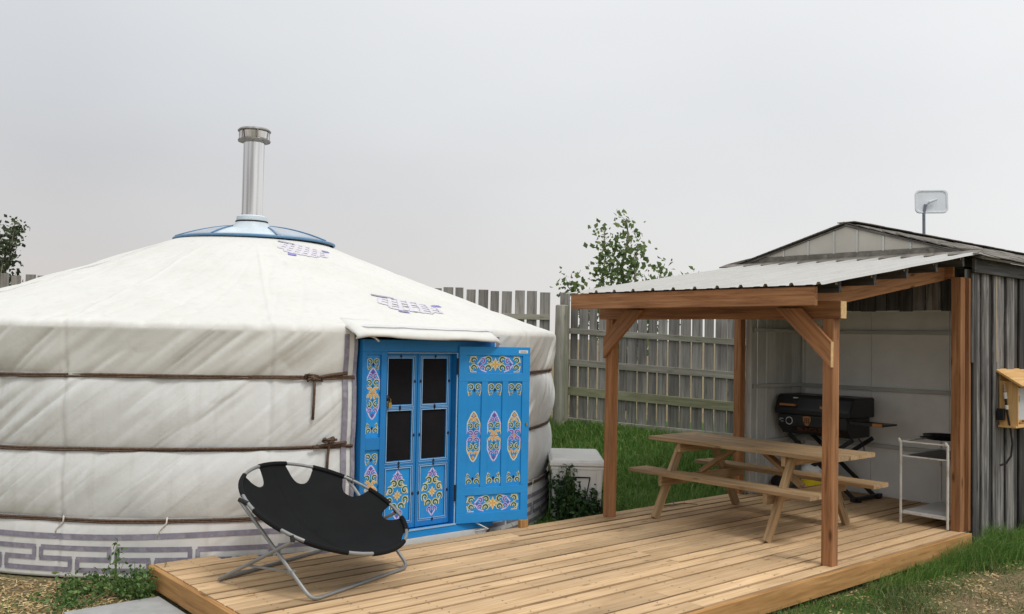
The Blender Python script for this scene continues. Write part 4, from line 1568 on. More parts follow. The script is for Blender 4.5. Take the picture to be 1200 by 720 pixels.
# roof boards and shingles
m = MB()
m.add([(8.72, EY0 + 0.01, EZ - 0.006), (SX1 + 0.1, EY0 + 0.01, EZ - 0.006), (SX1 + 0.1, RY, RZ - 0.006), (8.72, RY, RZ - 0.006), (SX1 + 0.1, EY1 - 0.01, EZ - 0.006), (8.72, EY1 - 0.01, EZ - 0.006)],
      [(0, 1, 2, 3), (3, 2, 4, 5)])
m.build('roof_deck', 'shingle', shed, solid=0.02)
NRW = 10
slope_len = math.hypot(RY - EY0, RZ - EZ)
su = Vector((0, (RY - EY0) / slope_len, (RZ - EZ) / slope_len))
sn = Vector((0, -su.z, su.y))
for r in range(NRW):
    x = 8.70 - (r % 2) * 0.16 + random.uniform(-0.02, 0)
    s0 = r * slope_len / NRW
    while x < SX1:
        wd = 0.325
        if r >= 4 or x < 13.0:
            c = Vector((0, EY0, EZ)) + su * (s0 + 0.078)
            lift = 0.010 + random.uniform(-0.002, 0.007)
            bump_ = 0.0
            a = max(x, 8.725)
            if x + wd - a > 0.06:
                plank('shingle', (a + 0.003, c.y, c.z + lift + bump_), (x + wd - 0.003, c.y, c.z + lift + bump_ + random.uniform(-0.004, 0.004)), 0.175, 0.008, 'shingle', shed, up=tuple(sn + su * -0.05), ch=0.0)
        x += wd
m = MB()
for r in range(NRW):
    for k in range(14):
        t = (r + 0.5) / NRW
        yy, zz = EY1 - (EY1 - RY) * t, EZ + (RZ - EZ) * t + 0.008
        m.box((8.86 + k * 0.335, yy, zz), (0.325, 0.175, 0.008), ((1, 0, 0), (0, 0.963, -0.268), (0, 0.268, 0.963)))
ob = m.build('far_shingles', 'shingle', shed)
ob['kind'] = 'stuff'
for k in range(15):
    x = 8.745 + k * 0.315
    bump_ = 0.0
    plank('ridge_cap', (x, RY, RZ + 0.018 + bump_ + random.uniform(0, 0.006)), (x + 0.31, RY, RZ + 0.022 + bump_), 0.20, 0.008, 'shingle', shed, ch=0.0)

# ------------------------------------------------------------------ satellite dish
dish = thing('satellite_dish', 'flat pale rectangular satellite dish on a thin pole above the shed ridge', 'satellite dish', (10.42, 4.90, 2.92))
mb = MB()
mb.tube([(10.42, 4.90, 2.91), (10.42, 4.90, 2.99), (10.415, 4.90, 3.22), (10.425, 4.885, 3.33)], 0.017, 10)
mb.build('pole', 'pole', dish, smooth='auto')
dn = Vector((-0.78, -0.60, 0.12)).normalized()
du = Vector((0.62, -0.78, 0)).normalized()
dv = dn.cross(du)
if dv.z < 0:
    dv = -dv
dc = Vector((10.47, 4.835, 3.365))
pts = []
for cx, cy, a0 in ((1, 1, 0), (-1, 1, PI / 2), (-1, -1, PI), (1, -1, 1.5 * PI)):
    for k in range(5):
        a = a0 + k * PI / 8
        pts.append((cx * (0.178 - 0.05) + 0.05 * math.cos(a), cy * (0.135 - 0.05) + 0.05 * math.sin(a)))
n = len(pts)
mb = MB()
mb.add([dc + du * a + dv * b for a, b in pts] + [dc + du * a + dv * b - dn * 0.03 for a, b in pts] + [dc + du * a * 0.9 + dv * b * 0.9 - dn * 0.0 for a, b in pts] + [dc + du * a * 0.86 + dv * b * 0.86 - dn * 0.008 for a, b in pts],
       [(i, (i + 1) % n, n + (i + 1) % n, n + i) for i in range(n)] + [tuple(range(n, 2 * n))] + [(i, (i + 1) % n, 2 * n + (i + 1) % n, 2 * n + i) for i in range(n)] +
       [(2 * n + i, 2 * n + (i + 1) % n, 3 * n + (i + 1) % n, 3 * n + i) for i in range(n)] + [tuple(range(3 * n, 4 * n))])
mb.build('dish_plate', 'dish', dish)
mb = MB()
mb.tube([dc - du * 0.035 - dv * 0.02 + dn * 0.0, dc - du * 0.03 - dv * 0.015 + dn * 0.03, dc + du * 0.05 + dv * 0.015 + dn * 0.035], [0.012, 0.016, 0.013], 8)
mb.build('mount', 'dish', dish, smooth='auto')

# ------------------------------------------------------------------ power box on the shed wall
pbox = thing('power_box', 'plywood outlet box with sloping lid on the shed wall, black cable hanging', 'outlet box', (9.5, 3.64, 0.95))
plank('side_panel', (9.30, 3.545, 0.95), (9.30, 3.545, 1.375), 0.018, 0.165, 'plywood', pbox, up=(0, 1, 0), ch=0.001)
plank('side_panel', (9.86, 3.545, 0.95), (9.86, 3.545, 1.375), 0.018, 0.165, 'plywood', pbox, up=(0, 1, 0), ch=0.001)
plank('bottom_panel', (9.26, 3.548, 0.940), (9.90, 3.548, 0.940), 0.16, 0.018, 'plywood', pbox, ch=0.001)
plank('back_panel', (9.312, 3.636, 1.20), (9.848, 3.636, 1.20), 0.50, 0.012, 'plywood', pbox, up=(0, -1, 0), ch=0.001)
plank('lid', (9.25, 3.535, 1.405), (9.92, 3.535, 1.405), 0.29, 0.018, 'plywood', pbox, up=(0, -0.52, 0.85), ch=0.001)
MB().box((9.56, 3.575, 1.15), (0.36, 0.10, 0.32)).build('breaker_cabinet', 'grey_box', pbox, bevel=0.006)
MB().box((9.45, 3.522, 1.20), (0.05, 0.01, 0.06)).build('outlet', 'black_iron', pbox, bevel=0.002)
MB().box((9.255, 3.60, 1.055), (0.05, 0.06, 0.11)).build('outlet', 'black_iron', pbox, bevel=0.003)
mb = MB()
mb.tube([(9.265, 3.575, 1.345), (9.268, 3.573, 1.30), (9.27, 3.57, 1.26)], 0.014, 8, 1)
mb.tube([(9.27, 3.57, 1.265), (9.272, 3.566, 1.205)], 0.017, 8, 2)
mb.tube([(9.272, 3.566, 1.205), (9.275, 3.56, 1.15), (9.28, 3.55, 1.05), (9.30, 3.53, 0.90), (9.315, 3.52, 0.78), (9.31, 3.53, 0.66), (9.27, 3.56, 0.59), (9.235, 3.60, 0.57)], 0.010, 8, 0)
mb.tube([(9.275, 3.559, 1.145), (9.277, 3.556, 1.105)], 0.016, 8, 2)
mb.build('cable', ['rubber', 'rust', 'cart_white'], pbox, smooth='auto')

# ------------------------------------------------------------------ picnic table
pic = thing('picnic_table', 'long pale pine picnic table with attached benches under the lean-to', 'picnic table', (7.40, 5.08, 0))
TX0, TX1, TY0, TY1 = 7.00, 7.74, 4.06, 6.07
bw = (TX1 - TX0) / 5
for k in range(5):
    plank('table_board', (TX0 + bw * (k + 0.5), TY0 + random.uniform(-0.006, 0.006), 0.722), (TX0 + bw * (k + 0.5), TY1 + random.uniform(-0.006, 0.006), 0.722 + random.uniform(-0.002, 0.002)), bw - 0.007, 0.038, 'picnic', pic, ch=0.005)
for bx0 in (6.755, 7.80):
    for k in range(2):
        plank('bench_board', (bx0 + 0.135 * (k + 0.5), 4.11, 0.421), (bx0 + 0.135 * (k + 0.5), 6.10, 0.421 + random.uniform(-0.002, 0.002)), 0.130, 0.038, 'picnic', pic, ch=0.005)
for y in (4.50, 5.74):
    s = 1 if y < 5 else -1
    plank('leg', (6.735, y, 0.0), (7.125, y, 0.700), 0.038, 0.09, 'picnic', pic, up=(-0.8, 0, 0.5), ch=0.003)
    plank('leg', (8.035, y, 0.0), (7.615, y, 0.700), 0.038, 0.09, 'picnic', pic, up=(0.8, 0, 0.5), ch=0.003)
    plank('bench_support', (6.76, y + 0.039 * s, 0.355), (8.06, y + 0.039 * s, 0.355), 0.038, 0.09, 'picnic', pic, ch=0.003)
    plank('table_cleat', (7.03, y + 0.039 * s, 0.658), (7.71, y + 0.039 * s, 0.658), 0.038, 0.088, 'picnic', pic, ch=0.003)
    plank('diagonal_brace', (7.37, y + 0.06 * s, 0.41), (7.37, y + 0.48 * s, 0.690), 0.088, 0.038, 'picnic', pic, up=(0, -0.6 * s, 0.8), ch=0.003)

# ------------------------------------------------------------------ grill
gr = thing('griddle_grill', 'black hooded gas griddle on folding legs against the back wall of the bay', 'grill', (9.45, 5.5, 0))
GX0, GX1, GY0, GY1 = 9.20, 9.70, 5.13, 6.03
mb = MB()
sec = [(GX0 + 0.10, 0.66), (GX0 + 0.02, 0.74), (GX0, 0.76), (GX0, 0.885), (GX1, 0.885), (GX1, 0.66)]
n = len(sec)
mb.add([(a, GY0 + 0.03, b) for a, b in sec] + [(a, GY1 - 0.02, b) for a, b in sec], [tuple(range(n)), tuple(range(n, 2 * n))] + [(i, (i + 1) % n, n + (i + 1) % n, n + i) for i in range(n)])
mb.build('body', 'grill_black', gr, bevel=0.008)
mb = MB()
sec = [(GX0 - 0.015, 0.888), (GX0 - 0.02, 0.95), (GX0 + 0.05, 1.085), (GX0 + 0.09, 1.108), (GX1 - 0.02, 1.108), (GX1 + 0.01, 1.09), (GX1 + 0.01, 0.888)]
n = len(sec)
mb.add([(a, GY0 - 0.02, b) for a, b in sec] + [(a, GY1 + 0.02, b) for a, b in sec], [tuple(range(n)), tuple(range(n, 2 * n))] + [(i, (i + 1) % n, n + (i + 1) % n, n + i) for i in range(n)])
lid = mb.build('hood', 'grill_black', gr, bevel=0.012)
mb = MB()
mb.box((GX0 - 0.03, 5.87, 0.995), (0.022, 0.20, 0.026), ch=0.004)
mb.box((GX0 - 0.01, 5.97, 0.99), (0.05, 0.012, 0.02))
mb.box((GX0 - 0.01, 5.78, 0.99), (0.05, 0.012, 0.02))
mb.build('hood_handle', 'grill_orange', lid, bevel=0.003)
MB().box((GX0 + 0.005, 5.45, 0.985), (0.03, 0.06, 0.028)).build('hood_badge', 'grill_orange', lid, bevel=0.003)
MB().box((GX0 + 0.025, 5.80, 1.075), (0.03, 0.05, 0.012)).build('hood_tab', 'grill_white', lid, bevel=0.002)
mb = MB()
AXK = ((0, 1, 0), (0, 0, 1), (-1, 0, 0))
mb.lathe([(0.0, 0.03), (0.024, 0.028), (0.028, 0.0)], (GX0 - 0.001, 5.865, 0.812), 18, 0, AXK)
mb.lathe([(0.036, 0.003), (0.044, 0.004), (0.045, 0.0)], (GX0 - 0.001, 5.865, 0.812), 22, 1, AXK)
mb.build('control_knob', ['grill_black', 'grill_white'], gr, smooth='auto')
mb = MB()
for yy, zz, wd in ((5.965, 0.83, 0.05), (5.985, 0.815, 0.02), (5.955, 0.80, 0.03)):
    mb.box((GX0 - 0.002, yy, zz), (0.003, wd, 0.006))
mb.build('control_marks', 'grill_white', gr)
# shield emblem
FG = Face((GX0 - 0.001, 0, 0), (0, -1, 0), (0, 0, 1), (-1, 0, 0))
mb = MB()
sh = [(-0.05, 0.045), (0.0, 0.055), (0.05, 0.045), (0.048, 0.0), (0.028, -0.04), (0.0, -0.058), (-0.028, -0.04), (-0.048, 0.0)]
mb.add([FG.p(-5.64 + a, 0.825 + b, 0.003) for a, b in sh], [tuple(range(8))], 0)
for b in (0.022, 0.0, -0.02):
    for a in (-0.025, 0.0, 0.025):
        mb.add([FG.p(-5.64 + a + p * 0.008, 0.825 + b + q * 0.007, 0.005) for p, q in ((-1, -1), (1, -1), (1, 1), (-1, 1))], [(0, 1, 2, 3)], 1)
mb.build('emblem', ['grill_orange', 'grill_black'], gr)


def lettering(text, size, loc, rot, mat, parent, depth=0.0015, name='lettering'):
    cu = bpy.data.curves.new(name, 'FONT')
    cu.body = text
    cu.size = size
    cu.extrude = depth
    cu.align_x = 'CENTER'
    cu.align_y = 'CENTER'
    cu.resolution_u = 2
    tmp = bpy.data.objects.new(name, cu)
    COL.objects.link(tmp)
    bpy.context.view_layer.update()
    me = bpy.data.meshes.new_from_object(tmp.evaluated_get(bpy.context.evaluated_depsgraph_get()))
    bpy.data.objects.remove(tmp)
    bpy.data.curves.remove(cu)
    me.materials.clear()
    me.materials.append(M[mat])
    o = bpy.data.objects.new(name, me)
    COL.objects.link(o)
    o.parent = parent
    o.location = Vector(loc) - root_loc(parent)
    o.rotation_euler = rot
    return o


lettering('BLACKSTONE', 0.085, (GX0 + 0.031, 5.515, 0.722), (math.radians(90 + 40), 0, math.radians(-90)), 'grill_logo', gr)
for x in (9.235, 9.665):
    for (ya, za), (yb, zb) in (((5.90, 0.66), (5.10, 0.03)), ((5.10, 0.66), (5.95, 0.07))):
        mb = MB()
        dx = 0.012 if yb < 5.5 else -0.012
        d = Vector((0, yb - ya, zb - za))
        mb.box(((x + dx), (ya + yb) / 2, (za + zb) / 2), (d.length, 0.022, 0.045), (d.normalized(), Vector((1, 0, 0)), d.normalized().cross(Vector((1, 0, 0)))))
        mb.build('leg', 'black_iron', gr, bevel=0.003)
    mb = MB()
    mb.box((x, 5.06, 0.026), (0.05, 0.10, 0.048))
    mb.build('foot', 'rubber', gr, bevel=0.006)
MB().box((9.45, 5.06, 0.030), (0.62, 0.045, 0.035)).build('foot_bar', 'black_iron', gr, bevel=0.004)
for x in (9.17, 9.73):
    mb = MB()
    mb.lathe([(0.0, 0.028), (0.075, 0.026), (0.090, 0.015), (0.090, -0.015), (0.075, -0.026), (0.0, -0.028)], (x, 6.0 - 0.02, 0.0925), 24, 0, ((0, 1, 0), (0, 0, 1), (1, 0, 0)))
    mb.build('wheel', 'rubber', gr, smooth='auto')
mb = MB()
mb.box((9.34, 4.93, 0.842), (0.30, 0.38, 0.02), mi=0)
mb.box((9.19, 4.93, 0.845), (0.018, 0.38, 0.032), mi=0)
mb.build('side_shelf', ['grill_black', 'grill_orange'], gr, bevel=0.003)
MB().box((9.185, 4.80, 0.847), (0.03, 0.11, 0.034)).build('shelf_grip', 'grill_orange', gr, bevel=0.004)
mb = MB()
mb.tube([(9.30, 5.42, 0.66), (9.28, 5.38, 0.56), (9.27, 5.42, 0.48), (9.32, 5.52, 0.46)], 0.008, 6)
mb.tube([(9.25, 5.05, 0.68), (9.23, 4.98, 0.62), (9.23, 4.97, 0.54), (9.28, 5.08, 0.48), (9.33, 5.28, 0.455), (9.33, 5.5, 0.46)], 0.007, 6)
mb.build('gas_hose', 'rubber', gr, smooth=True)

# ------------------------------------------------------------------ propane tank
tank = thing('propane_tank', 'white propane tank with yellow sleeve standing on the deck under the grill', 'gas tank', (9.32, 5.60, 0.0))
c = (9.32, 5.60, 0.0)
mb = MB()
mb.lathe([(0.11, 0.045), (0.145, 0.07), (0.152, 0.10), (0.152, 0.27), (0.145, 0.30), (0.10, 0.345), (0.03, 0.36), (0.0, 0.36)], c, 32)
mb.build('cylinder_body', 'tank', tank, smooth=True)
mb = MB()
mb.lathe([(0.1535, 0.10), (0.155, 0.105), (0.155, 0.235), (0.1535, 0.24)], c, 32)
mb.build('sleeve', 'tank_yellow', tank, smooth='auto')
mb = MB()
mb.lathe([(0.105, 0.0015), (0.112, 0.0015), (0.112, 0.055), (0.105, 0.055)], c, 28)
mb.build('foot_ring', 'tank', tank, smooth='auto')
mb = MB()
prof2 = []
for k in range(19):
    a = math.radians(150 + k * 15.0)
    prof2.append([(c[0] + 0.085 * math.cos(a), c[1] + 0.085 * math.sin(a), z) for z in (0.34, 0.455)])
mb.grid(prof2)
mb.build('collar', 'tank', tank, smooth=True, solid=0.004)
mb = MB()
mb.lathe([(0.02, 0.35), (0.02, 0.40), (0.03, 0.405), (0.03, 0.43), (0.0, 0.435)], c, 14)
mb.build('valve', 'brass', tank, smooth='auto')

# ------------------------------------------------------------------ serving cart
cart = thing('serving_cart', 'chipped white metal cart with open top frame and low white shelf', 'cart', (8.95, 4.03, 0))
CX0, CX1, CY0, CY1 = 8.575, 9.42, 3.80, 4.245
for x in (CX0, CX1):
    for y in (CY0, CY1):
        mb = MB()
        mb.tube([(x, y, 0.0015), (x, y, 0.775 if x == CX0 else 0.80)], 0.0125, 10)
        if x == CX0:
            mb.tube([(x, y, 0.765), (x - 0.012, y + 0.012, 0.79), (x - 0.016, y + 0.016, 0.806)], [0.013, 0.014, 0.009], 8)
        mb.build('leg', 'cart_white', cart, smooth='auto')
for z, nm, mt in ((0.775, 'top_rail', 'black_iron'), (0.637, 'tray_rail', 'cart_white')):
    mb = MB()
    P = [(CX0, CY0, z), (CX1, CY0, z), (CX1, CY1, z), (CX0, CY1, z)]
    for a, b in zip(P, P[1:] + P[:1]):
        mb.tube([a, b], 0.009, 8)
    mb.build(nm, 'cart_white', cart, smooth='auto')
MB().box(((CX0 + CX1) / 2, (CY0 + CY1) / 2, 0.632), (CX1 - CX0 - 0.02, CY1 - CY0 - 0.02, 0.012)).build('tray', 'grill_black', cart, bevel=0.002)
mb = MB()
mb.box(((CX0 + CX1) / 2, (CY0 + CY1) / 2, 0.112), (CX1 - CX0 - 0.028, CY1 - CY0 - 0.028, 0.016))
mb.build('shelf', 'tank', cart, bevel=0.003)
mb = MB()
for a, b in (((CX0 + 0.012, CY0 + 0.014), (CX0 + 0.012, CY1 - 0.014)), ((CX1, CY0 + 0.014), (CX1, CY1 - 0.014)), ((CX0 + 0.014, CY0), (CX1 - 0.014, CY0)), ((CX0 + 0.014, CY1), (CX1 - 0.014, CY1))):
    mb.tube([(*a, 0.096), (*b, 0.096)], 0.012, 8)
mb.build('shelf_rail', 'cart_white', cart, smooth='auto')
pan = thing('roasting_pan', 'black flat pan lying across the top rails of the white cart', 'pan', (8.98, 4.02, 0.784))
mb = MB()
mb.lathe([(0.0, 0.786), (0.15, 0.786), (0.185, 0.83), (0.190, 0.83), (0.155, 0.784), (0.0, 0.784)], (9.02, 4.04, 0.0), 28)
mb.build('pan_bowl', 'grill_black', pan, smooth='auto')
mb = MB()
mb.box((8.74, 4.08, 0.828), (0.22, 0.025, 0.014))
mb.build('pan_handle', 'grill_black', pan, bevel=0.004)

# ------------------------------------------------------------------ cooler
ca = Vector((0.66, 0.751, 0)).normalized()
cb = Vector((0.751, -0.66, 0)).normalized()
zb_ = float(gz(6.8, 6.9)) - 0.01
c0 = Vector((6.455, 6.51, 0)) + ca * 0.46
cool = thing('cooler', 'big dirty white chest cooler with rope handle in the weeds by the yurt', 'cooler', (c0.x, c0.y, zb_))
UP = Vector((0, 0, 1))


def frustum(mb, cc, l0, w0, l1, w1, z0, z1, mi=0):
    P = []
    for l, w_, z in ((l0, w0, z0), (l1, w1, z1)):
        for sx, sy in ((-1, -1), (1, -1), (1, 1), (-1, 1)):
            P.append(cc + ca * sx * l / 2 + cb * sy * w_ / 2 + UP * (z - cc.z))
    mb.add(P, [(0, 1, 2, 3), (4, 5, 6, 7), (0, 1, 5, 4), (1, 2, 6, 5), (2, 3, 7, 6), (3, 0, 4, 7)], mi)


mb = MB()
frustum(mb, c0, 0.86, 0.46, 0.92, 0.52, zb_, 0.415)
frustum(mb, c0, 0.935, 0.535, 0.935, 0.535, 0.385, 0.42)
mb.build('body', 'cooler', cool, bevel=0.012)
mb = MB()
frustum(mb, c0, 0.96, 0.555, 0.96, 0.555, 0.424, 0.470)
frustum(mb, c0, 0.945, 0.54, 0.90, 0.50, 0.470, 0.492)
mb.build('lid', 'cooler', cool, bevel=0.010)
fp = c0 - ca * 0.455
for s in (-1, 1):
    mb = MB()
    mb.box(fp + cb * s * 0.215 + UP * 0.22, (0.012, 0.05, 0.35), (ca, cb, UP))
    mb.build('end_rib', 'cooler', cool, bevel=0.004)
mb = MB()
f2 = c0 - ca * 0.472
hp_ = [f2 + cb * -0.13 + UP * 0.315, f2 + cb * 0.13 + UP * 0.315]
mb.tube(hp_, 0.007, 6)
mb.tube([f2 + cb * -0.125 + UP * 0.315, f2 - ca * 0.01 + cb * -0.10 + UP * 0.18, f2 - ca * 0.015 + cb * -0.07 + UP * 0.085], 0.006, 6)
mb.tube([f2 + cb * 0.125 + UP * 0.315, f2 - ca * 0.01 + cb * 0.10 + UP * 0.18, f2 - ca * 0.015 + cb * 0.07 + UP * 0.075], 0.006, 6)
mb.tube([f2 - ca * 0.015 + cb * -0.085 + UP * 0.085, f2 - ca * 0.02 + UP * 0.065, f2 - ca * 0.015 + cb * 0.085 + UP * 0.075], 0.016, 8)
mb.build('rope_handle', 'rubber', cool, smooth='auto')

# ------------------------------------------------------------------ saucer chair
ch = thing('saucer_chair', 'big black folding saucer chair on grey tube legs standing on the deck', 'folding chair', (3.2, 5.75, 0))
cc = Vector((3.21, 5.74, 0.488))
w2 = Vector((0.925, 0.381, 0)).normalized()
v2 = Vector((0.349, -0.847, -0.402)).normalized()
w2 = (w2 - v2 * w2.dot(v2)).normalized()
n2_ = w2.cross(v2)
if n2_.z < 0:
    n2_ = -n2_
CRD = 0.605


def cring(deg, r=CRD, d=0.0):
    a = math.radians(deg)
    return cc + w2 * (r * math.cos(a)) + v2 * (r * math.sin(a)) + n2_ * d


mb = MB()
mb.tube([cring(a) for a in range(0, 360, 6)], 0.0125, 8, closed=True)
mb.build('seat_ring', 'chair_tube', ch, smooth=True)
# the cloth is cut away in scallops between its sleeves
cuts = [(-109, 11, 0.12), (-62, 10.5, 0.135), (-17, 10.5, 0.11), (24, 9, 0.09), (60, 9, 0.022), (115, 9, 0.022), (160, 8, 0.022), (201, 9, 0.022)]
rows_ = []
NA_ = 240
fr = np.concatenate([np.linspace(0.0, 0.80, 16), np.linspace(0.83, 1.0, 8)])
for f in fr:
    row = []
    for k in range(NA_):
        a = 360 * k / NA_
        lim = 1.0
        for ac, hw, dp in cuts:
            d = abs((a - ac + 180) % 360 - 180)
            if d < hw:
                lim = min(lim, 1.0 - dp / CRD * (1 - (d / hw) ** 2.6) ** 0.6)
        r = f * CRD * lim
        sag = -0.20 * (1 - (r / CRD) ** 2) ** 1.0 - 0.01
        # a fold down the middle of the cloth
        x_, y_ = r * math.cos(math.radians(a)), r * math.sin(math.radians(a))
        sag += -0.012 * math.exp(-((x_ + 0.03 + 0.15 * y_) / 0.02) ** 2) * (1 - (r / CRD) ** 2)
        sag += 0.010 * (float(vnoise(np.array(x_ * 6 + 9), np.array(y_ * 6 + 5), 31)) - 0.5)
        row.append(cring(a, r, sag))
    rows_.append(row)
mb = MB()
mb.grid(rows_, closed=True)
mb.build('seat_cloth', 'chair_cloth', ch, smooth=True, solid=0.006)
edges = sorted([((ac - hw) % 360, (ac + hw) % 360) for ac, hw, _ in cuts])
gaps = sorted([(ac % 360, hw) for ac, hw, _ in cuts])
for i, (ac, hw) in enumerate(gaps):
    nx_, nh = gaps[(i + 1) % len(gaps)]
    a0 = ac + hw
    a1 = nx_ - nh
    if a1 < a0:
        a1 += 360
    if a1 - a0 < 3:
        continue
    mb = MB()
    mb.tube([cring(a, CRD, 0) for a in np.linspace(a0, a1, max(4, int((a1 - a0) / 4)))], 0.0175, 8)
    mb.build('sleeve', 'chair_cloth', ch, smooth='auto')
wv = Vector((0.943, 0.334, 0)).normalized()
TB = 0.0125
RLf, FLf = Vector((2.555, 6.02, 0.014)), Vector((2.835, 5.215, 0.014))
RRf, FRf = RLf + wv * 1.02, FLf + wv * 1.02


def rounded(pts, rad_=0.07, n=5):
    out = [Vector(pts[0])]
    for i in range(1, len(pts) - 1):
        p, a, b = Vector(pts[i]), Vector(pts[i - 1]), Vector(pts[i + 1])
        da, db = (a - p).normalized() * rad_, (b - p).normalized() * rad_
        for k in range(n + 1):
            t = k / n
            out.append((p + da) * (1 - t) ** 2 + p * 2 * t * (1 - t) + (p + db) * t ** 2)
    out.append(Vector(pts[-1]))
    return out


fl_top, fr_top = cring(206, CRD + 0.035, -0.01), cring(-26, CRD + 0.035, -0.01)
rl_top, rr_top = cring(158, CRD + 0.02, -0.025), cring(22, CRD + 0.02, -0.025)
mb = MB()
mb.tube(rounded([fl_top, FLf, FRf, fr_top]), TB, 8)
mb.build('front_leg_loop', 'chair_tube', ch, smooth='auto')
mb = MB()
off = n2_ * 0.0
mb.tube(rounded([rl_top, RLf, RRf, rr_top], 0.04), TB, 8)
mb.build('rear_leg_loop', 'chair_tube', ch, smooth='auto')
mb = MB()
pv = FLf.lerp(fl_top, 0.27)
pr_ = RLf.lerp(rl_top, 0.40)
mb.tube([pr_, pv], 0.008, 6)
mb.tube([pv - wv * 0.02, pv + wv * 0.025], 0.013, 8)
pv2 = FRf.lerp(fr_top, 0.27)
mb.build('link_bar', 'chair_tube', ch, smooth='auto')
mb = MB()
mb.tube([RRf.lerp(rr_top, 0.40), pv2], 0.008, 6)
mb.build('link_bar', 'chair_tube', ch, smooth='auto')
for p, q in ((fl_top, 200), (rl_top, 160), (rr_top, 20), (fr_top, -20)):
    mb = MB()
    mb.tube([p, cring(q, CRD, 0)], 0.016, 8)
    mb.build('joint_cap', 'rubber', ch, smooth='auto')

twig = thing('twig', 'small dark dry twig lying on the deck by the picnic table', 'twig', (7.45, 6.02, 0))
mb = MB()
mb.tube([(7.28, 6.10, 0.008), (7.40, 6.06, 0.012), (7.52, 6.03, 0.02), (7.66, 5.95, 0.006)], [0.007, 0.008, 0.006, 0.003], 6)
mb.tube([(7.42, 6.055, 0.012), (7.45, 6.12, 0.035), (7.50, 6.15, 0.03)], [0.005, 0.004, 0.002], 5)
mb.tube([(7.53, 6.03, 0.018), (7.60, 6.07, 0.03)], [0.004, 0.002], 5)
mb.build('branch', 'bark', twig, smooth=True)

# ------------------------------------------------------------------ fences
def fence_run(root, A, B_, topA, topB, wmin, wmax, gmin, gmax, rails, mats, side, below=0.0, lean_=0.0):
    A, B_ = Vector((*A, 0)), Vector((*B_, 0))
    d = B_ - A
    L_ = d.length
    X = d.normalized()
    Nn = Vector((X.y, -X.x, 0)) * side         # towards the yard
    s = 0.0
    while s < L_ - 0.05:
        wd = random.uniform(wmin, wmax)
        p = A + X * (s + wd / 2)
        t = (s + wd / 2) / L_
        top_ = topA + (topB - topA) * t + random.uniform(-0.02, 0.02)
        bot = float(gz(p.x, p.y)) + 0.02 - below
        ln_ = X * random.uniform(-0.012, 0.012)
        plank('picket', p + Vector((0, 0, bot)), p + ln_ + Vector((0, 0, top_)), wd, 0.02, 'fence', root, up=tuple(Nn), ch=0.003)
        s += wd + random.uniform(gmin, gmax)
    for (za, zb2), hgt, mt in zip(rails, [0.085, 0.10, 0.13, 0.14], mats):
        n = max(1, round(L_ / 3.0))
        for k in range(n):
            t0, t1 = k / n, (k + 1) / n
            a = A + X * (L_ * t0 + 0.004) + Nn * 0.031 + UP * (za + (zb2 - za) * t0)
            b = A + X * (L_ * t1 - 0.004) + Nn * 0.031 + UP * (za + (zb2 - za) * t1 + 0.0)
            plank('rail', a, b, 0.038, hgt, mt, root, ch=0.003)


FP0 = (9.855, 10.377)
fr_ = thing('picket_fence', 'grey gappy picket fence with mossy rails behind the lean-to', 'fence', (10.2, 9.0, 0.3))
FE = (11.35, 4.75)
fence_run(fr_, FP0, FE, 2.42, 2.20, 0.115, 0.175, 0.016, 0.038,
          [(1.825, 1.56), (1.335, 1.12), (0.895, 0.70), (0.41, 0.30)], ['fence_rail', 'fence_rail', 'fence_mossy', 'fence_rail'], 1)
fl_ = thing('picket_fence', 'grey picket fence showing above and beside the yurt roof', 'fence', (6.5, 13.2, 0.3))
fence_run(fl_, (9.70, 10.45), (1.3, 17.66), 2.425, 2.56, 0.125, 0.165, 0.035, 0.06, [(2.02, 2.1), (1.4, 1.45), (0.85, 0.9)], ['fence_rail', 'fence_rail', 'fence_mossy'], -1)
gp = thing('fence_post', 'thick round old fence post where the two fences meet', 'fence post', (9.80, 10.27, 0.3))
mb = MB()
mb.lathe([(0.118, 0.2), (0.112, 0.9), (0.108, 1.7), (0.104, 2.20), (0.09, 2.215), (0.0, 2.22)], (9.76, 10.24, 0), 18)
for v in range(len(mb.v)):
    x_, y_, z_ = mb.v[v]
    mb.v[v] = (x_ + random.uniform(-0.004, 0.004), y_ + random.uniform(-0.004, 0.004), z_)
o = MB()
# grain runs along local X, so the post is laid out along X and stood up
o.v = [(z_ + ROOT[gp.name].x, x_ - 9.76 + ROOT[gp.name].y, y_ - 10.24 + ROOT[gp.name].z) for x_, y_, z_ in mb.v]
o.f, o.m = mb.f, mb.m
ob = o.build('post', 'fence_rail', gp, smooth='auto')
ob.matrix_basis = Matrix.Translation(Vector((9.76, 10.24, 0)) - ROOT[gp.name]) @ Matrix(((0, 1, 0), (0, 0, 1), (1, 0, 0))).to_4x4()


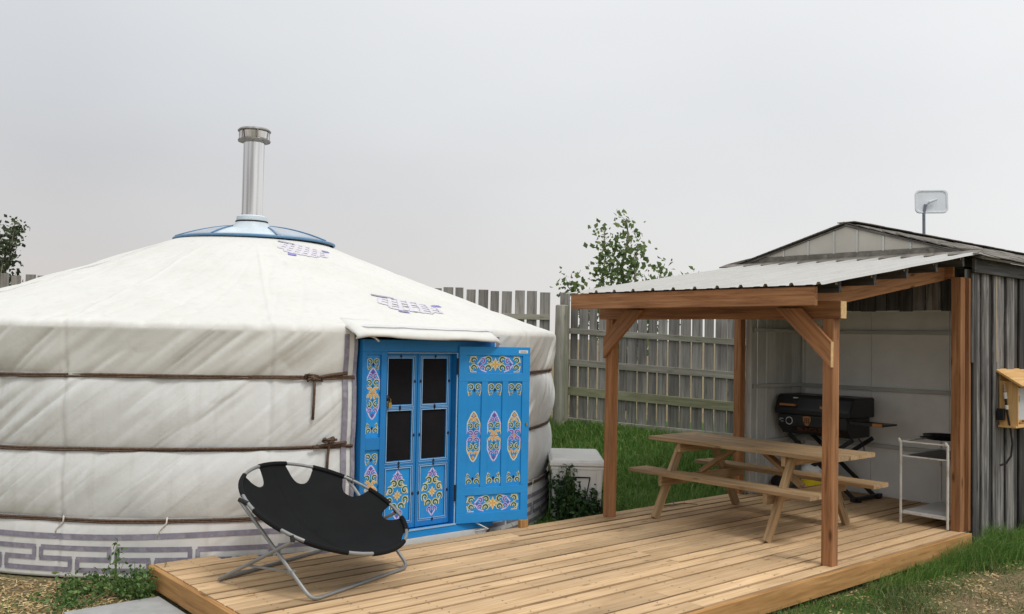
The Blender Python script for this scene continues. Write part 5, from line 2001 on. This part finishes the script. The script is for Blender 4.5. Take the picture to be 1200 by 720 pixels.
# ------------------------------------------------------------------ foliage helpers
def leaves_mesh(name, C_, size, mat, parent=None, aspect=0.75, jitter=1.0, kind=None):
    """one diamond leaf, slightly folded, at each of the points C_ (n,3)"""
    n = len(C_)
    a = rng.normal(size=(n, 3))
    a /= np.linalg.norm(a, axis=1)[:, None]
    b = rng.normal(size=(n, 3))
    b -= a * (a * b).sum(1)[:, None]
    b /= np.linalg.norm(b, axis=1)[:, None]
    nn = np.cross(a, b)
    sz = (size * rng.uniform(0.6, 1.35, n))[:, None]
    P = np.stack([C_ - a * sz * 0.5, C_ + b * sz * 0.5 * aspect - nn * sz * 0.12 + a * sz * 0.0, C_ + a * sz * 0.55, C_ - b * sz * 0.5 * aspect - nn * sz * 0.12], 1)
    o0 = np.array(root_loc(parent))
    V = (P - o0).reshape(-1, 3)
    me = bpy.data.meshes.new(name)
    me.vertices.add(4 * n)
    me.vertices.foreach_set('co', V.ravel().astype(np.float32))
    idx = np.arange(4 * n).reshape(n, 4)
    tri = np.concatenate([idx[:, [0, 1, 2]], idx[:, [0, 2, 3]]], 1).reshape(-1, 3)
    me.loops.add(len(tri) * 3)
    me.loops.foreach_set('vertex_index', tri.ravel().astype(np.int32))
    me.polygons.add(len(tri))
    me.polygons.foreach_set('loop_start', (np.arange(len(tri)) * 3).astype(np.int32))
    me.materials.append(M[mat])
    me.update(calc_edges=True)
    me.validate()
    o_ = bpy.data.objects.new(name, me)
    COL.objects.link(o_)
    if parent:
        o_.parent = parent
        ROOT[o_.name] = root_loc(parent)
    if kind:
        o_['kind'] = kind
    return o_


def blades_mesh(name, B_, H, lean_v, wid, mat):
    """grass blades: base points, heights, lean vectors (n,2), widths"""
    n = len(B_)
    az = rng.uniform(0, 2 * PI, n)
    side_v = np.stack([np.cos(az), np.sin(az), np.zeros(n)], 1) * wid[:, None]
    ld = np.concatenate([lean_v, np.zeros((n, 1))], 1)
    z = np.array([0, 0, 1.0])
    m1 = B_ + ld * 0.30 + z * (H * 0.58)[:, None]
    tip = B_ + ld + z * (H * (1 - 0.25 * np.clip(np.linalg.norm(lean_v, axis=1) / H, 0, 1)))[:, None]
    V = np.stack([B_ - side_v, B_ + side_v, m1 - side_v * 0.75, m1 + side_v * 0.75, tip], 1).reshape(-1, 3)
    me = bpy.data.meshes.new(name)
    me.vertices.add(5 * n)
    me.vertices.foreach_set('co', V.ravel().astype(np.float32))
    i = np.arange(n) * 5
    tri = np.stack([i, i + 1, i + 3, i, i + 3, i + 2, i + 2, i + 3, i + 4], 1).reshape(-1, 3)
    me.loops.add(len(tri) * 3)
    me.loops.foreach_set('vertex_index', tri.ravel().astype(np.int32))
    me.polygons.add(len(tri))
    me.polygons.foreach_set('loop_start', (np.arange(len(tri)) * 3).astype(np.int32))
    me.materials.append(M[mat])
    me.update(calc_edges=True)
    me.validate()
    o_ = bpy.data.objects.new(name, me)
    COL.objects.link(o_)
    o_['kind'] = 'stuff'
    return o_


def tree_at(name, label, base, branches, leaf, dens, spread, mat, trunk_r, depth_dir, scat=1.0, tall=1.0):
    """branches: list of polylines in local (right, depth, up) metres from the base"""
    t = thing(name, label, 'tree', tuple(base))
    R_ = Vector((0.76, -0.649, 0))
    D_ = Vector((0.649, 0.76, 0))
    tr, pts = MB(), []
    Bv = Vector(base)
    for bi, br in enumerate(branches):
        P = [Bv + R_ * a + D_ * b + UP * c_ * tall for a, b, c_ in br]
        rr = [trunk_r * (1.0 if bi == 0 else 0.45) * (1 - 0.85 * i / (len(P) - 1)) + 0.004 for i in range(len(P))]
        tr.tube(P, rr, 7)
        start = 0.35 if bi == 0 else 0.12
        for i in range(len(P) - 1):
            seg = (P[i + 1] - P[i]).length
            tmid = (i + 0.5) / (len(P) - 1)
            if tmid < start:
                continue
            for _ in range(int(seg * dens)):
                q = P[i].lerp(P[i + 1], random.random())
                sp = spread * (0.55 + 0.7 * random.random()) * (1.15 - 0.55 * tmid)
                dv_ = Vector((random.gauss(0, 1), random.gauss(0, 1), random.gauss(0, 0.8) + 0.15))
                dv_ = dv_.normalized() * sp * random.random() ** 0.5
                tw = q + dv_
                if random.random() < 0.22:
                    tr.tube([q, q.lerp(tw, 0.6) + UP * 0.02, tw], [0.006, 0.004, 0.002], 4)
                for _k in range(random.randint(2, 5)):
                    pts.append(tw + Vector((random.gauss(0, 1), random.gauss(0, 1), random.gauss(0, 1))) * leaf * 0.9 * scat)
    tr.build('trunk', 'bark', t, smooth=True)
    leaves_mesh('crown', np.array([tuple(p) for p in pts]), leaf, mat, t)
    return t


# young poplar behind the fence (17 m away, about 16 mm to the pixel)
tb = (12.63, 11.52, 0.3)
tree_at('young_poplar', 'young poplar with sparse leaves rising behind the picket fence', tb,
        [[(0, 0, 0), (0.02, 0, 0.9), (-0.05, 0.05, 1.7), (-0.02, 0, 2.3), (-0.10, 0.0, 3.0), (0.02, 0, 3.5), (-0.02, 0.05, 3.95)],
         [(0, 0, 0.9), (-0.35, -0.15, 1.7), (-0.55, -0.2, 2.3), (-0.42, -0.15, 3.1), (-0.45, -0.1, 3.75)],
         [(0, 0, 1.0), (-0.55, 0.2, 1.75), (-0.9, 0.25, 2.3), (-1.15, 0.2, 2.65)],
         [(0, 0, 1.0), (0.35, 0.2, 1.8), (0.55, 0.1, 2.5), (0.72, 0.1, 3.05)],
         [(0.1, 0, 1.2), (0.6, -0.25, 2.0), (0.95, -0.2, 2.5), (1.15, -0.15, 2.72)],
         [(0, 0, 1.6), (0.15, -0.25, 2.3), (0.10, -0.3, 2.9), (0.17, -0.2, 3.4)],
         [(0, 0, 1.3), (-0.2, 0.35, 2.0), (-0.25, 0.4, 2.75), (-0.2, 0.3, 3.2)]],
        0.10, 50, 0.30, 'aspen', 0.05, None, tall=0.93)
tb2 = (4.0, 22.7, 0.3)
br = [[(0, 0, 0), (0.05, 0, 1.2), (0.0, 0, 2.2), (0.1, 0, 3.2), (0.0, 0, 4.1)]]
for k in range(16):
    a = 2 * PI * k / 16 + random.uniform(-0.2, 0.2)
    h0 = random.uniform(1.5, 2.6)
    rr = random.uniform(0.55, 0.95)
    br.append([(0.03, 0, h0), (rr * 0.45 * math.cos(a), rr * 0.45 * math.sin(a), h0 + 0.35), (rr * 0.85 * math.cos(a), rr * 0.85 * math.sin(a), h0 + 0.65 + random.uniform(-0.3, 0.5)), (rr * math.cos(a), rr * math.sin(a), h0 + 0.9 + random.uniform(-0.3, 0.6))])
tree_at('round_tree', 'dark bushy tree standing far behind the fence left of the yurt', tb2, br, 0.10, 44, 0.32, 'dark_tree', 0.08, None)


def weed_plant(name, label, base, n_stems, h, spread, leaf, mat, dens=16, upright=0.6, group=None, ahead=None):
    t = thing(name, label, 'weeds', tuple(base), group)
    st, pts = MB(), []
    for _ in range(n_stems):
        a = random.uniform(0, 2 * PI)
        r = spread * random.random() ** 0.6
        p0 = Vector(base) + Vector((math.cos(a) * r * 0.55, math.sin(a) * r * 0.55, 0))
        if ahead:
            p0 = Vector(base) + Vector(ahead[0]) * random.uniform(-1, 1) + Vector(ahead[1]) * random.uniform(-1, 1)
        hh = h * random.uniform(0.45, 1.0)
        p1 = p0 + Vector((math.cos(a) * r * 0.4, math.sin(a) * r * 0.4, hh * 0.6))
        p2 = p1 + Vector((math.cos(a) * r * 0.5 * (1 - upright), math.sin(a) * r * 0.5 * (1 - upright), hh * 0.4))
        st.tube([p0, p1, p2], [0.004, 0.003, 0.0015], 4)
        for k in range(dens):
            u = (k + random.random()) / dens
            q = p0.lerp(p1, u * 2) if u < 0.5 else p1.lerp(p2, u * 2 - 1)
            pts.append(q + Vector((random.gauss(0, 1), random.gauss(0, 1), random.gauss(0, 0.6))) * leaf * 0.8)
    st.build('stem', mat, t)
    leaves_mesh('foliage', np.array([tuple(p) for p in pts]), leaf, mat, t, aspect=0.6)
    return t


GL = -0.185
weed_plant('weed_clump', 'leafy green weeds with one tall sprig by the yurt skirt', (2.05, 6.90, GL), 34, 0.15, 0.26, 0.036, 'weed', 14)
weed_plant('weed_clump', 'tall thin weed sprig standing up against the white skirt', (2.185, 6.93, GL), 3, 0.40, 0.05, 0.034, 'weed', 14, 0.95)
weed_plant('weed_clump', 'dense green weeds squeezed against the corner of the deck', (2.24, 6.62, GL), 46, 0.20, 0.20, 0.032, 'weed', 14)
weed_plant('weed_clump', 'low straggly weeds at the edge of the concrete paver', (1.78, 6.72, GL), 22, 0.10, 0.26, 0.034, 'weed', 11)
weed_plant('weed_clump', 'tall dark weeds growing in front of the white cooler', (6.47, 6.42, GL), 60, 0.40, 0.16, 0.055, 'vine', 16, 0.75, ahead=((0.25, -0.04, 0), (0.03, 0.06, 0)))
weed_plant('weed_clump', 'tangled dark weeds between the yurt wall and the cooler', (6.33, 6.56, GL), 40, 0.64, 0.10, 0.055, 'vine', 20, 0.92, ahead=((0.06, 0.08, 0), (0.06, -0.05, 0)))

# ------------------------------------------------------------------ grass and straw
def keep_out(x, y):
    ok = np.hypot(x - YC[0], y - YC[1]) > 3.52
    ok &= ~((x > 2.33) & (x < 8.66) & (y > 3.60) & (y < 6.215))
    ok &= ~((x > 8.6) & (x < 13.5) & (y > 3.63) & (y < 6.3))
    ok &= ~((x > 1.70) & (x < 2.40) & (y > 5.38) & (y < 6.48))
    u = (x - c0.x) * ca.x + (y - c0.y) * ca.y
    v = (x - c0.x) * cb.x + (y - c0.y) * cb.y
    ok &= ~((np.abs(u) < 0.45) & (np.abs(v) < 0.25))
    return ok


def scatter(n, x0, x1, y0, y1, weight):
    x, y = rng.uniform(x0, x1, n), rng.uniform(y0, y1, n)
    k = keep_out(x, y) & (rng.random(n) < weight(x, y))
    return x[k], y[k]


# lush bank behind the deck
x, y = scatter(95000, 5.4, 12.0, 6.2, 11.2, lambda x, y: (0.35 + 0.65 * vnoise(x * 1.7, y * 1.7, 41)) * ((0.649 * x + 0.76 * y) < 14.6) * (((x - 9.85) * 0.966 + (y - 10.38) * 0.26) < 0.1))
n = len(x)
Hh = rng.uniform(0.07, 0.20, n) * (0.6 + 0.9 * vnoise(x * 1.1, y * 1.1, 42))
ln_ = rng.normal(size=(n, 2)) * 0.5 * Hh[:, None] + np.array([-0.03, -0.03])
blades_mesh('grass', np.stack([x, y, gz(x, y) - 0.005], 1), Hh, ln_, rng.uniform(0.004, 0.0085, n), 'grass')
# long grass along the front of the deck and the foot of the shed
x, y = scatter(52000, 4.6, 11.2, 2.9, 3.66,
               lambda x, y: np.clip(np.exp(-((y - 3.50) / (0.10 + 0.16 * sstep(7.5, 8.9, x))) ** 2) * (0.22 + 0.78 * sstep(6.2, 8.2, x)) * (0.45 + 0.7 * vnoise(x * 2.5, y * 2.5, 43)), 0, 1))
n = len(x)
Hh = rng.uniform(0.06, 0.22, n) * (0.5 + 0.75 * sstep(6.4, 8.6, x)) * (0.6 + 0.8 * vnoise(x * 2.2, y * 2.2, 44))
ln_ = rng.normal(size=(n, 2)) * 0.45 * Hh[:, None] + np.array([-0.05, -0.055]) * (Hh / 0.15)[:, None]
blades_mesh('grass', np.stack([x, y, gz(x, y) - 0.005], 1), Hh, ln_, rng.uniform(0.0018, 0.0040, n), 'grass')
# worn lawn
x, y = scatter(60000, 4.2, 11.0, 1.2, 3.6, lambda x, y: np.clip((vnoise(x * 3.1, y * 3.1, 45) - 0.42) * 2.6, 0.04, 1) * (1 - 0.85 * np.exp(-(((x - 7.6) / 0.75) ** 2 + ((y - 2.95) / 0.3) ** 2))))
n = len(x)
Hh = rng.uniform(0.02, 0.085, n) * (0.4 + 1.0 * vnoise(x * 3.1, y * 3.1, 45))
ln_ = rng.normal(size=(n, 2)) * 0.9 * Hh[:, None]
blades_mesh('lawn', np.stack([x, y, gz(x, y) - 0.004], 1), Hh, ln_, rng.uniform(0.0018, 0.0035, n), 'grass_dry')
# thin grass in the straw left of the deck
x, y = scatter(14000, -0.5, 2.36, 5.0, 8.6, lambda x, y: np.clip((vnoise(x * 2.3, y * 2.3, 46) - 0.50) * 2.4, 0.02, 1))
n = len(x)
Hh = rng.uniform(0.03, 0.10, n)
ln_ = rng.normal(size=(n, 2)) * 0.6 * Hh[:, None]
blades_mesh('grass', np.stack([x, y, gz(x, y) - 0.004], 1), Hh, ln_, rng.uniform(0.0022, 0.0045, n), 'grass')


def chips(name, x, y, l0, l1):
    n = len(x)
    az = rng.uniform(0, 2 * PI, n)
    el = rng.normal(size=n) * 0.22
    L_ = rng.uniform(l0, l1, n)
    d = np.stack([np.cos(az) * np.cos(el), np.sin(az) * np.cos(el), np.sin(el)], 1) * (L_ / 2)[:, None]
    s = np.stack([-np.sin(az), np.cos(az), rng.normal(size=n) * 0.35], 1) * rng.uniform(0.002, 0.006, n)[:, None]
    c_ = np.stack([x, y, gz(x, y) + rng.uniform(0.002, 0.014, n)], 1)
    up_ = np.array([0, 0, 0.003])
    V = np.stack([c_ - d - s, c_ + d - s, c_ + d + s, c_ - d + s, c_ + up_], 1).reshape(-1, 3)
    i = np.arange(n) * 5
    tri = np.stack([i, i + 1, i + 4, i + 1, i + 2, i + 4, i + 2, i + 3, i + 4, i + 3, i, i + 4], 1).reshape(-1, 3)
    me = bpy.data.meshes.new(name)
    me.vertices.add(5 * n)
    me.vertices.foreach_set('co', V.ravel().astype(np.float32))
    me.loops.add(len(tri) * 3)
    me.loops.foreach_set('vertex_index', tri.ravel().astype(np.int32))
    me.polygons.add(len(tri))
    me.polygons.foreach_set('loop_start', (np.arange(len(tri)) * 3).astype(np.int32))
    me.materials.append(M['straw'])
    me.update(calc_edges=True)
    me.validate()
    o_ = bpy.data.objects.new(name, me)
    COL.objects.link(o_)
    o_['kind'] = 'stuff'


x, y = scatter(15000, -0.5, 2.36, 5.0, 8.4, lambda x, y: np.clip(0.25 + 0.9 * vnoise(x * 2, y * 2, 47), 0, 1))
chips('straw', x, y, 0.015, 0.055)
x, y = scatter(30000, 4.5, 10.5, 1.4, 3.6, lambda x, y: np.clip(0.55 * (vnoise(x * 5, y * 5, 49) > 0.45) * np.exp(-(((x - 7.9) / 0.8) ** 2 + ((y - 2.95) / 0.30) ** 2)) + 0.5 * (vnoise(x * 1.8, y * 1.8, 48) - 0.35), 0.0, 1))
chips('straw', x, y, 0.010, 0.04)
